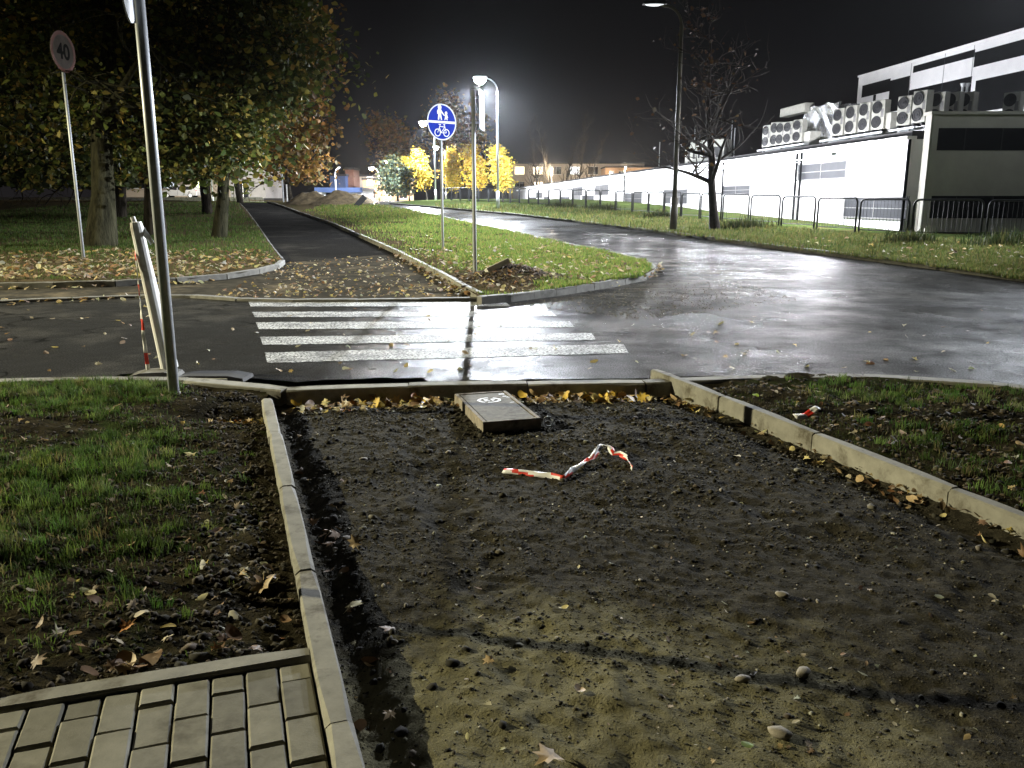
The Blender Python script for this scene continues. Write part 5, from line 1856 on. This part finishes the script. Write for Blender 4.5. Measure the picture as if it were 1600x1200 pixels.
s = cum[-1]
idx = 0
protos = {}
ordn = 'first second third fourth fifth sixth seventh eighth ninth tenth eleventh twelfth thirteenth fourteenth fifteenth sixteenth seventeenth eighteenth nineteenth twentieth'.split() + ['twenty ' + q_ for q_ in 'first second third fourth fifth sixth seventh eighth ninth'.split()] + ['thirtieth'] + ['thirty ' + q_ for q_ in 'first second third fourth fifth sixth seventh eighth ninth'.split()]
while s > 2:
    b_, a = rpos(s), rpos(s - 2.05)
    near = idx < 8
    d = b_ - a
    za, zb_ = float(bank_z(a.x, a.y)), float(bank_z(b_.x, b_.y))
    if near not in protos:
        o = rail_panel(2.0, near); protos[near] = o
        tag(o, 'railing', 'railing', 'railing panels along the bank')
        o.location = (a.x, a.y, za - .02); o.rotation_euler = (0, 0, math.atan2(d.y, d.x))
    else:
        o = dup(protos[near], (a.x, a.y, (za + zb_) / 2 - .02), math.atan2(d.y, d.x))
    if idx < len(ordn): o['label'] = 'dark rounded steel railing panel on the bank, %s from the right' % ordn[idx]
    else: o['label'] = 'distant dark railing panel in the left stretch before the white hall'
    s -= 2.1
    idx += 1
p = G(1597, 388, .2)
tag(MB().box(-.06, .06, -.06, .06, -.2, .75, .015).build('concrete_post', M['slab'], loc=(p.x + .05, p.y - .3, p.z - .1)), 'short pale concrete post at the right edge of the bank', 'post')
for i, (px, lab) in enumerate(((1437, 'smaller broken slab leaning at the gable corner'), (1450, 'taller broken slab leaning at the gable corner'))):
    p = at(px, 376, 27.3)
    tag(MB().prism([(-.14, -.15), (.14, -.15), (.13, .30 + .1 * i), (.02, .36 + .12 * i), (-.12, .28 + .1 * i)], -.03, .03).build('broken_slab', M['slab'], loc=(p.x, p.y, p.z + .02), rot=(R(-14), 0, R(10 - 20 * i))), lab, 'slab')

# ------------------------------------------------------------------ trees
def make_tree(name, base, height, r0, label, seed, bark, leaf_cols, n_leaves, leaf_size, spread=.55, clear=.3, levels=3, kids=9, group=None, lean=(0, 0), up=.25, droop=0.0, cloud=.45, weights=None, cat='tree', ratio=.5, ymin=None):
    rg = random.Random(seed); nr = np.random.default_rng(seed)
    root = empty(name, base); tag(root, label, cat, group)
    mb = MB(); anchors = []

    def grow(p, d, L, r, lev):
        n_ = 7 if lev == 0 else 5
        pts, rad = [p.copy()], [r * (1.35 if lev == 0 else 1)]
        for i in range(n_):
            w_ = .10 if lev == 0 else .24
            d = (d + Vector((rg.gauss(0, w_), rg.gauss(0, w_), rg.gauss(0, w_ * .6) + (up * .25 if lev else .02) - droop * lev * .1))).normalized()
            p = p + d * (L / n_)
            pts.append(p.copy()); rad.append(r * (1 - .82 * (i + 1) / n_) + .004)
            f = (i + 1) / n_
            if lev < levels and (f > clear or lev > 0):
                cnt = kids if lev == 0 else 3
                for _ in range(max(1, int(round(cnt / (n_ * (1 - clear) if lev == 0 else 3.0))))):
                    a = rg.uniform(0, 6.28); tl = rg.uniform(.7, 1.25)
                    side = Vector((math.cos(a), math.sin(a), 0)); side = (side - d * side.dot(d)).normalized()
                    nd = (d * math.cos(tl) + side * math.sin(tl) * 1.1).normalized()
                    q_ = 1 - .55 * max(0, (f - clear) / (1 - clear)) if lev == 0 else 1
                    grow(p.copy(), nd, L * (spread if lev == 0 else .62) * q_ * rg.uniform(.7, 1.2), max(rad[-1] * ratio * 1.25, .006), lev + 1)
            if lev >= min(2, levels): anchors.append(p.copy())
        mb.tube(pts, rad, 9 if lev == 0 else (6 if lev == 1 else 4), cap=False)
    grow(Vector((0, 0, -.15)), Vector((lean[0], lean[1], 1)).normalized(), height, r0, 0)
    mb.build('trunk', bark, root, smooth=True)
    if n_leaves and anchors:
        A = np.array(anchors)
        i = nr.integers(0, len(A), n_leaves)
        P = A[i] + nr.normal(0, cloud, (n_leaves, 3)) * np.array((1, 1, .8))
        P = P[P[:, 2] > height * .12]
        if ymin is not None: P = P[P[:, 1] + base[1] > ymin]
        n_ = len(P)
        sz = leaf_size * nr.uniform(.4, 1.55, n_)
        t1 = nr.normal(size=(n_, 3)); t1[:, 2] *= .6; t1 /= np.linalg.norm(t1, axis=1)[:, None]
        t2 = nr.normal(size=(n_, 3)); t2 -= t1 * (t1 * t2).sum(1)[:, None]; t2 /= np.linalg.norm(t2, axis=1)[:, None]
        nn_ = np.cross(t1, t2)
        V = np.empty((n_, 6, 3))
        V[:, 0] = P - t1 * sz[:, None] * .5
        V[:, 1] = P - t1 * sz[:, None] * .1 + t2 * sz[:, None] * .38 + nn_ * sz[:, None] * .1
        V[:, 2] = P + t1 * sz[:, None] * .25 + t2 * sz[:, None] * .26 + nn_ * sz[:, None] * .08
        V[:, 3] = P + t1 * sz[:, None] * .55
        V[:, 4] = P + t1 * sz[:, None] * .25 - t2 * sz[:, None] * .26 + nn_ * sz[:, None] * .08
        V[:, 5] = P - t1 * sz[:, None] * .1 - t2 * sz[:, None] * .38 + nn_ * sz[:, None] * .1
        F = np.array([(0, 1, 2), (0, 2, 3), (0, 3, 4), (0, 4, 5)])
        F = (F[None] + (np.arange(n_) * 6)[:, None, None]).reshape(-1, 3)
        C = pal(n_, leaf_cols, weights, .3)
        link('crown', np_mesh('crown', V.reshape(-1, 3), F, M['leaf'], np.repeat(C, 6, 0)), root)
    return root


YG = [(.058, .075, .015), (.10, .11, .022), (.20, .17, .036), (.038, .05, .012), (.32, .23, .05)]
OR = [(.16, .085, .02), (.22, .11, .025), (.10, .06, .018), (.09, .085, .02), (.28, .16, .04)]
YE = [(.55, .38, .04), (.62, .45, .06), (.45, .28, .04), (.36, .32, .06)]


def vb(px, py, off=.1):
    p = G(px, py, off)
    return (p.x, p.y, p.z - .05)


make_tree('broad_tree', vb(157, 386), 11.5, .34, 'thick pale trunked tree behind the speed limit sign', 21, M['pale_bark'], YG, 24000, .155, .42, .26, 3, 11, up=.1, droop=.5, cloud=.5, weights=[4, 4, 2, 3, 1], ymin=21.2)
make_tree('broad_tree', vb(243, 368), 12.0, .30, 'dark trunked tree half hidden behind the near grey post', 22, M['bark'], YG, 22000, .165, .40, .3, 3, 11, up=.15, droop=.4, cloud=.55, weights=[4, 4, 1, 4, 1])
make_tree('broad_tree', vb(341, 372), 10.0, .20, 'slim tree at the lawn edge lit on its right side', 23, M['pale_bark'], YG, 18000, .165, .235, .28, 3, 11, up=.15, droop=.45, cloud=.55, weights=[4, 4, 2, 3, 1])
make_tree('broad_tree', vb(326, 333), 14, .22, 'dark tree standing behind the slim lawn tree', 24, M['bark'], OR, 15000, .30, .34, .25, 3, 11, up=.2, droop=.3, cloud=.75, weights=[3, 2, 4, 3, 1])
make_tree('broad_tree', (-18.5, 25.5, .2), 12.5, .30, 'leafy tree at the left edge with drooping yellow leaves', 25, M['bark'], YG, 20000, .16, .45, .2, 3, 12, up=.0, droop=.8, cloud=.5, weights=[3, 4, 3, 3, 2], ymin=20.8)
for j, (xx, yy, lab) in enumerate([(-24, 38, 'dark low branched tree filling the gap at the left edge'), (-19, 41, 'dark low branched tree behind the thick pale trunk'), (-29, 47, 'dark tree farthest back at the left edge')]):
    make_tree('broad_tree', (xx, yy, h(yy)), 13, .28, lab, 101 + j, M['bark'], YG, 12000, .34, .45, .06, 3, 14, up=.0, droop=.6, cloud=.9, weights=[4, 2, 1, 5, .5])
for i, (px, Y, hh_, lab) in enumerate([(322, 46, 13, 'orange leafed tree nearest the path on its left side'), (350, 58, 15, 'orange leafed tree at the right end of the row beside the path'), (455, 84, 14, 'dark bushy tree behind the earth heaps'), (376, 74, 17, 'twin stemmed tree in front of the grey garage wall'), (356, 90, 16, 'thin trunked tree before the pale apartment wall')]):
    p = at(px, 316, Y)
    make_tree('autumn_tree', (p.x, Y, h(Y) + .05), hh_, .22, lab, 31 + i, M['bark'], OR, 9000, .42, .36, .14 if i in (1, 2) else .2, 3, 11, up=.2, droop=.35, cloud=1.0, weights=[3, 3, 4, 2, 1], group='trees along the far path')
# street tree with few leaves left
p = G(1118, 356, .2)
make_tree('street_tree', (p.x, p.y, p.z - .1), 6.6, .17, 'nearly bare tree on the bank with a few hanging leaves', 53, M['dark_bark'], [(.05, .025, .012), (.03, .02, .01), (.07, .035, .012)], 380, .13, .38, .25, 3, 11, up=.4, droop=.0, cloud=.18, ratio=.55)
# yellow young trees down the street
for i, (px, py, top, Y, wt) in enumerate([(668, 318, 234, 92, [4, 4, 2, 1]), (705, 319, 236, 84, [4, 4, 2, 1]), (748, 321, 228, 74, [2, 3, 4, 1]), (787, 323, 227, 68, [2, 3, 2, 4]), (640, 318, 250, 98, [3, 5, 1, 2])]):
    b = at(px, py, Y); b.z = h(Y) + .1
    hh_ = at(px, top, Y).z - b.z
    make_tree('yellow_tree', tuple(b), hh_ * .92, .07, ['glowing yellow tree left of the blue sign post', 'round yellow tree right of the blue sign post', 'orange yellow tree behind the crossing sign post', 'yellow green tree beside the glowing lamp post', 'pale yellow tree beside the white flowering tree'][i], 61 + i, M['bark'], YE, 3400, .17, .24, .22, 2, 15, up=.7, cloud=.27, weights=wt, group='young yellow trees along the main road')
b = at(622, 318, 96); b.z = h(96)
make_tree('pale_tree', tuple(b), 4.6, .12, 'grey green leafy tree lit white beside the far road', 71, M['bark'], [(.09, .12, .085), (.13, .16, .11), (.045, .065, .04), (.18, .165, .06)], 3600, .28, .36, .1, 3, 12, up=.1, droop=.5, cloud=.5)
for i, (px, Y, hh_) in enumerate([(640, 150, 16), (712, 140, 17)]):
    b = at(px, 316, Y); b.z = h(Y)
    make_tree('tall_tree', tuple(b), hh_ * .8, .25, ['dim brown tree crown rising behind the yellow trees on the left', 'dim brown tree crown rising behind the blue sign'][i], 81 + i, M['bark'], OR, 5000, .5, .42, .2, 3, 11, up=.3, cloud=1.1)
for i, (px, Y, hh_) in enumerate([(838, 190, 17), (862, 195, 18.5), (882, 185, 17), (906, 190, 18), (918, 200, 15)]):
    b = at(px, 316, Y); b.z = h(Y)
    make_tree('poplar_tree', tuple(b), hh_, .22, 'bare poplar before the far apartment block, %s from the left' % ordn[i], 91 + i, M['bark'], OR, 0, .3, .20, .1, 2, 40, up=1.6, group='bare poplars before the far block')

# bushes and weeds on the bank
for i, (px, py, s_) in enumerate([(940, 329, .5), (875, 325, .5), (1160, 356, .45), (1420, 380, .35), (1572, 386, .5), (1030, 341, .35)]):
    p = G(px, py, .18)
    n_ = 700
    P = rng.normal(0, 1, (n_, 3)) * np.array((s_, s_ * .6, s_ * .4)) ; P[:, 2] = np.abs(P[:, 2])
    x, y = p.x + P[:, 0], p.y + P[:, 1]
    o = blades('weed_clump', x, y, bank_z(x, y) + 0 * x, np.abs(rng.normal(s_ * .45, .12, n_)) + .05, np.full(n_, .03), pal(n_, [(.03, .04, .012), (.06, .06, .02), (.02, .03, .01)]), '', .6)
    tag(o, 'dark weeds on the bank ' + ['at the foot of the railing left of the lamp post', 'farthest along the railing', 'right of the bare tree', 'at the gable block corner', 'before the concrete post at the right edge', 'between lamp post and the weeds'][i])

# ------------------------------------------------------------------ earth heaps
for i, (px, py, Y, w_, hh_, lab) in enumerate([(488, 322, 66, 2.2, 1.0, 'dark earth heap left of the sandy one'), (532, 321, 64, 2.4, .9, 'sandy earth heap beside the far road'), (553, 317, 76, 1.9, .95, 'small dark earth heap behind the sandy one')]):
    p = at(px, py, Y)
    nn_ = 34
    X, Y2 = np.meshgrid(np.linspace(-1, 1, nn_), np.linspace(-1, 1, nn_))
    rr = np.sqrt(X ** 2 + Y2 ** 2)
    Z = np.clip(1 - rr, -.1, 1) ** 1.0 * hh_ if False else np.where(rr < 1, (1 - rr ** 1.4) * hh_, -.1)
    Z = Z * (1 + .5 * fbm(X * 2 + i * 7, Y2 * 2, 140)) + .12 * fbm(X * 6, Y2 * 6, 150 + i) * (rr < 1)
    ii = np.arange((nn_ - 1) ** 2); r_, c_ = ii // (nn_ - 1), ii % (nn_ - 1)
    F = np.column_stack([r_ * nn_ + c_, r_ * nn_ + c_ + 1, (r_ + 1) * nn_ + c_ + 1, (r_ + 1) * nn_ + c_])
    V = np.column_stack([X.ravel() * w_, Y2.ravel() * w_ * .8, Z.ravel() - .02])
    o = link('earth_heap', np_mesh('earth_heap', V, F, M['mound'], smooth=True), None, (p.x, Y, h(Y) + .08))
    tag(o, lab, 'earth heap')
p = at(563, 316, 60)
tag(MB().box(-.5, .5, -.03, .03, -.2, .2, .01).build('fallen_board', M['black'], loc=(p.x, 60, h(60) + .42), rot=(0, R(-48), R(10))), 'dark board tilted beside the sandy earth heap', 'board')
for i, (px, ht, lab) in enumerate([(449, 1.6, 'short white post before the dark trees'), (443, 2.6, 'thin grey post left of the short white post')]):
    p = at(px, 314, 72)
    tag(MB().tube([(0, 0, 0), (0, 0, ht)], .06, 8).build('marker_post', M['white_plastic'] if i == 0 else M['steel'], loc=(p.x, 72, h(72))), lab, 'post')

# ------------------------------------------------------------------ background buildings
def block(name, label, Y, px0, px1, py_top, mat, depth=12, rows=(), zbase=None, rz=0, glow_p=.3, seed=1, roof=True, parapet=.3):
    a, b_ = at(px0, 312, Y), at(px1, 312, Y)
    zb = h(Y) - .3 if zbase is None else zbase
    zt_ = at((px0 + px1) / 2, py_top, Y).z
    root = empty(name, (a.x, Y, zb), rz)
    tag(root, label, 'building')
    W, H = b_.x - a.x, zt_ - zb
    MB().box(0, W, 0, depth, 0, H).build('wall', mat, root)
    if roof: MB().box(-.15, W + .15, -.15, depth + .15, H, H + parapet).build('roof', M['roof'], root)
    rg = random.Random(seed)
    for (z0, z1, x0, step, ww, lit) in rows:
        x = x0; k_ = 0
        while x + ww < W - .3:
            m = M['glass']
            if k_ in lit: m = lit[k_]
            w_ = MB().box(x, x + ww, -.03, .02, z0, z1).build('window', m, root)
            mb = MB(); mb.box(x - .08, x + ww + .08, -.10, -.031, z0 - .1, z0); mb.box(x + ww / 2 - .03, x + ww / 2 + .03, -.05, -.031, z0 + .001, z1)
            mb.box(x - .08, x + ww + .08, -.06, -.031, z1, z1 + .07)
            mb.build('frame', M['white_wall'] if mat is not M['white_wall'] else M['grey_render'], w_)
            x += step; k_ += 1
    return root


L_, C_, W_, Y_ = M['win_lit'], M['win_cool'], M['win_white'], M['win_yellow']
block('apartment_block', 'long brown apartment block with lit windows above the far end of the white hall', 215, 795, 1005, 256, M['cream'], 14,
      [(6.6, 8.4, 1.5, 4.6, 2.4, {0: L_, 1: L_, 3: C_, 5: L_}), (2.9, 4.7, 1.5, 4.6, 2.4, {1: L_, 2: L_, 4: C_, 5: C_})])
block('apartment_block', 'lower brown block right of the long apartment block', 205, 945, 1065, 262, M['ochre'], 14, [(5.4, 7.0, 1, 2.2, 1.1, {})])
block('ochre_house', 'orange lit row building at the left of the road end', 118, 568, 640, 281, M['ochre'], 12, [(2.4, 3.4, .6, 1.6, .8, {0: L_}), (.6, 1.8, .6, 2.2, 1.0, {1: W_, 3: W_})], rz=R(4))
block('ochre_house', 'plain tower of red brick behind the orange row building', 150, 597, 610, 268, M['red_brick'], 5, [])
block('ochre_house', 'taller red brick tower beside the blue clad hall', 130, 541, 554, 265, M['red_brick'], 5, [])
block('blue_hall', 'blue clad hall behind the low white shed', 128, 517, 541, 275, M['blue_clad'], 8, [])
block('ochre_house', 'low ochre roof line between the two brick towers', 135, 562, 590, 276, M['cream'], 8, [])
block('low_shed', 'low white shed with a blue fascia behind the earth heaps', 100, 494, 566, 297, M['white_wall'], 8, [(.5, 1.2, 1.2, 2.6, 1.5, {})])
a, b_ = at(492, 300, 99.7), at(567, 300, 99.7)
tag(MB().box(a.x, b_.x, 99.5, 99.72, at(530, 300, 99.7).z - .05, at(530, 293, 99.7).z).build('fascia', M['blue_clad']), 'blue fascia board along the low white shed', 'fascia')
# tall pale block behind the left trees
apt = block('apartment_block', 'tall pale apartment block glimpsed through the left trees', 116, 150, 361, -260, M['cream'], 14,
            [(1.5, 3.4, 1.4 + 0, 4.0, 1.7, {2: C_, 3: Y_, 4: W_}), (4.4, 6.0, 1.4, 4.0, 1.7, {2: L_, 4: C_}), (7.2, 8.8, 1.4, 4.0, 1.7, {1: C_}), (10, 11.6, 1.4, 4.0, 1.7, {3: C_}),
             (12.8, 14.4, 1.4, 4.0, 1.7, {2: L_}), (15.6, 17.2, 1.4, 4.0, 1.7, {2: C_, 3: C_}), (18.4, 20, 1.4, 4.0, 1.7, {2: L_}), (21.2, 22.8, 1.4, 4.0, 1.7, {2: L_, 3: W_}), (24, 25.6, 1.4, 4, 1.7, {1: L_}), (26.8, 28.4, 1.4, 4, 1.7, {2: L_})], zbase=1.6)
block('garage', 'grey garage wall right of the pale apartment block', 108, 361, 416, 262, M['grey_render'], 8, [(.0, 2.2, 1.0, 2.8, 1.2, {})], zbase=1.5)
o = MB().prism([(x * .75, z * .75) for x, z in disc(18, 1)], -.05, .05).build('satellite_dish', M['black'], loc=(at(307, 275, 115.6).x, 115.6, at(307, 275, 115.6).z), rot=(0, 0, .3))
tag(o, 'black round dish on the pale apartment wall above the parked car', 'satellite dish')
# yard in front of it
yard = MB().box(-75, -28, 96, 116, 1.2, 1.72).build('parking_yard', M['path_asphalt'])
tag(yard, 'raised parking yard before the pale apartment block', kind='structure')
MB().box(-75, -28, 95.8, 95.98, 1.3, 1.82).build('kerb_edge', M['kerb'], yard)

# parked car, side on
cc = at(283, 309, 102)
car = empty('parked_car', (cc.x, 102, 1.725), 0)
tag(car, 'silver estate car parked before the pale apartment block', 'car')
prof = [(-2.2, .32), (-2.25, .62), (-2.1, .80), (-1.35, .95), (-.75, 1.40), (-.4, 1.47), (1.2, 1.47), (1.75, 1.35), (2.12, .98), (2.2, .70), (2.18, .32), (1.75, .30), (1.65, .52), (1.42, .63), (1.18, .52), (1.05, .28), (-1.0, .28), (-1.12, .52), (-1.36, .63), (-1.6, .52), (-1.7, .30)]
vs = []
for yy, sc_ in ((-.86, .0), (-.78, .0), (.78, .0), (.86, .0)):
    for (x, z) in prof:
        inset = .14 * max(0, (z - .9) / .6)
        y2 = yy
        if abs(yy) > .8: y2 = math.copysign(abs(yy) - inset, yy)
        vs.append((x * (1 if abs(yy) < .8 else .985), y2 if abs(yy) > .8 else math.copysign(abs(yy) - inset, yy), z if abs(yy) < .8 else z - .01 * (z > .8)))
n_ = len(prof)
fs = []
for j in range(3):
    for i in range(n_):
        fs.append((j * n_ + i, j * n_ + (i + 1) % n_, (j + 1) * n_ + (i + 1) % n_, (j + 1) * n_ + i))
mb = MB(); mb.add(vs, fs + [tuple(range(n_)), tuple(reversed(range(3 * n_, 4 * n_)))])
body = mb.build('body', M['car_paint'], car)
for nm, pts in (('front_side_window', [(-1.15, .98), (-.70, 1.33), (-.1, 1.38), (-.1, .98)]), ('rear_side_window', [(0, .98), (0, 1.38), (.85, 1.38), (.85, .98)]), ('quarter_window', [(.93, .98), (.93, 1.37), (1.35, 1.34), (1.75, 1.0)])):
    for yy in (-1, 1):
        MB().add([(x, yy * (.868 - .14 * max(0, (z - .9) / .6)), z) for x, z in pts], [(0, 1, 2, 3)]).build(nm, M['car_glass'], body)
MB().box(-.06, -.04, -.875, -.85, .35, .97).build('door_seam', M['black'], body)
for wx in (-1.36, 1.42):
    for yy in (-.80, .62):
        w_ = MB().prism([(wx + x * .33, z * .33 + .33) for x, z in disc(20, 1)], yy, yy + .18).build('wheel', M['tyre'], car)
        MB().prism([(wx + x * .21, z * .21 + .33) for x, z in disc(16, 1)], yy - .012 if yy < 0 else yy + .181, yy - .001 if yy < 0 else yy + .192).build('rim', M['steel'], w_)
for yy in (-.80, .62):
    MB().box(2.0, 2.17, yy - .02, yy + .16, .72, .95, .01).build('tail_light', M['tail'], car)
    MB().box(-2.2, -2.0, yy, yy + .16, .6, .76, .01).build('headlight', M['white_film'], car)

# lamps at the yard and far street ends, hidden ones added for their light
street_lamp((-33.0, 94, .9), Vector((-33.0, 96.0, 9.0)), 'yard lamp hidden behind the tree crowns by the parked car', M['lamp_glow'], power=P_YARD, colr=(1, .93, .8), bulge=.12, spot=R(165))
p = at(622, 300, 112)
street_lamp((p.x, 112, h(112)), Vector((p.x - 1.2, 111.5, 6.5)), 'short lamp among the pale trees at the road end', M['lamp_glow'], power=P_TOWN * .35, colr=C_PINK, bulge=.3, head_len=.8)
p = at(592, 300, 112)
street_lamp((p.x, 112, h(112)), Vector((p.x - .8, 111.5, 5.6)), 'short lamp before the orange row building', M['lamp_glow'], power=P_TOWN * .2, colr=(1, .8, .6), bulge=.3, head_len=.8)
p = at(860, 300, 200)
street_lamp((p.x, 195, h(195)), Vector((p.x, 193.5, 8.5)), 'lamp before the far apartment block behind the white hall', M['lamp_glow'], power=P_TOWN * .6, colr=(1, .85, .65), bulge=.2)
p = at(975, 300, 190)
street_lamp((p.x, 190, h(190)), Vector((p.x, 188.5, 8.5)), 'lamp before the lower brown block behind the white hall', M['lamp_glow'], power=P_TOWN * .5, colr=(1, .85, .65), bulge=.2)
p = at(525, 300, 96)
street_lamp((p.x, 96, h(96)), Vector((p.x + .6, 95, 5.0)), 'low lamp beside the white shed behind the earth heaps', M['lamp_dim'], power=P_TOWN * .05, colr=C_COOL)

# ------------------------------------------------------------------ damp night air
hz = MB().box(-300, 300, -60, 480, -2, 48).build('haze', bpy.data.materials.new('damp_air'))
m = hz.data.materials[0]; m.use_nodes = True; m.node_tree.nodes.clear()
h_out = m.node_tree.nodes.new('ShaderNodeOutputMaterial'); h_vol = m.node_tree.nodes.new('ShaderNodeVolumePrincipled')
h_vol.inputs['Density'].default_value = .00009
h_vol.inputs['Color'].default_value = (.9, .92, .95, 1)
h_vol.inputs['Anisotropy'].default_value = .9
m.node_tree.links.new(h_vol.outputs[0], h_out.inputs['Volume'])
tag(hz, 'thin damp night air over the street', kind='stuff')
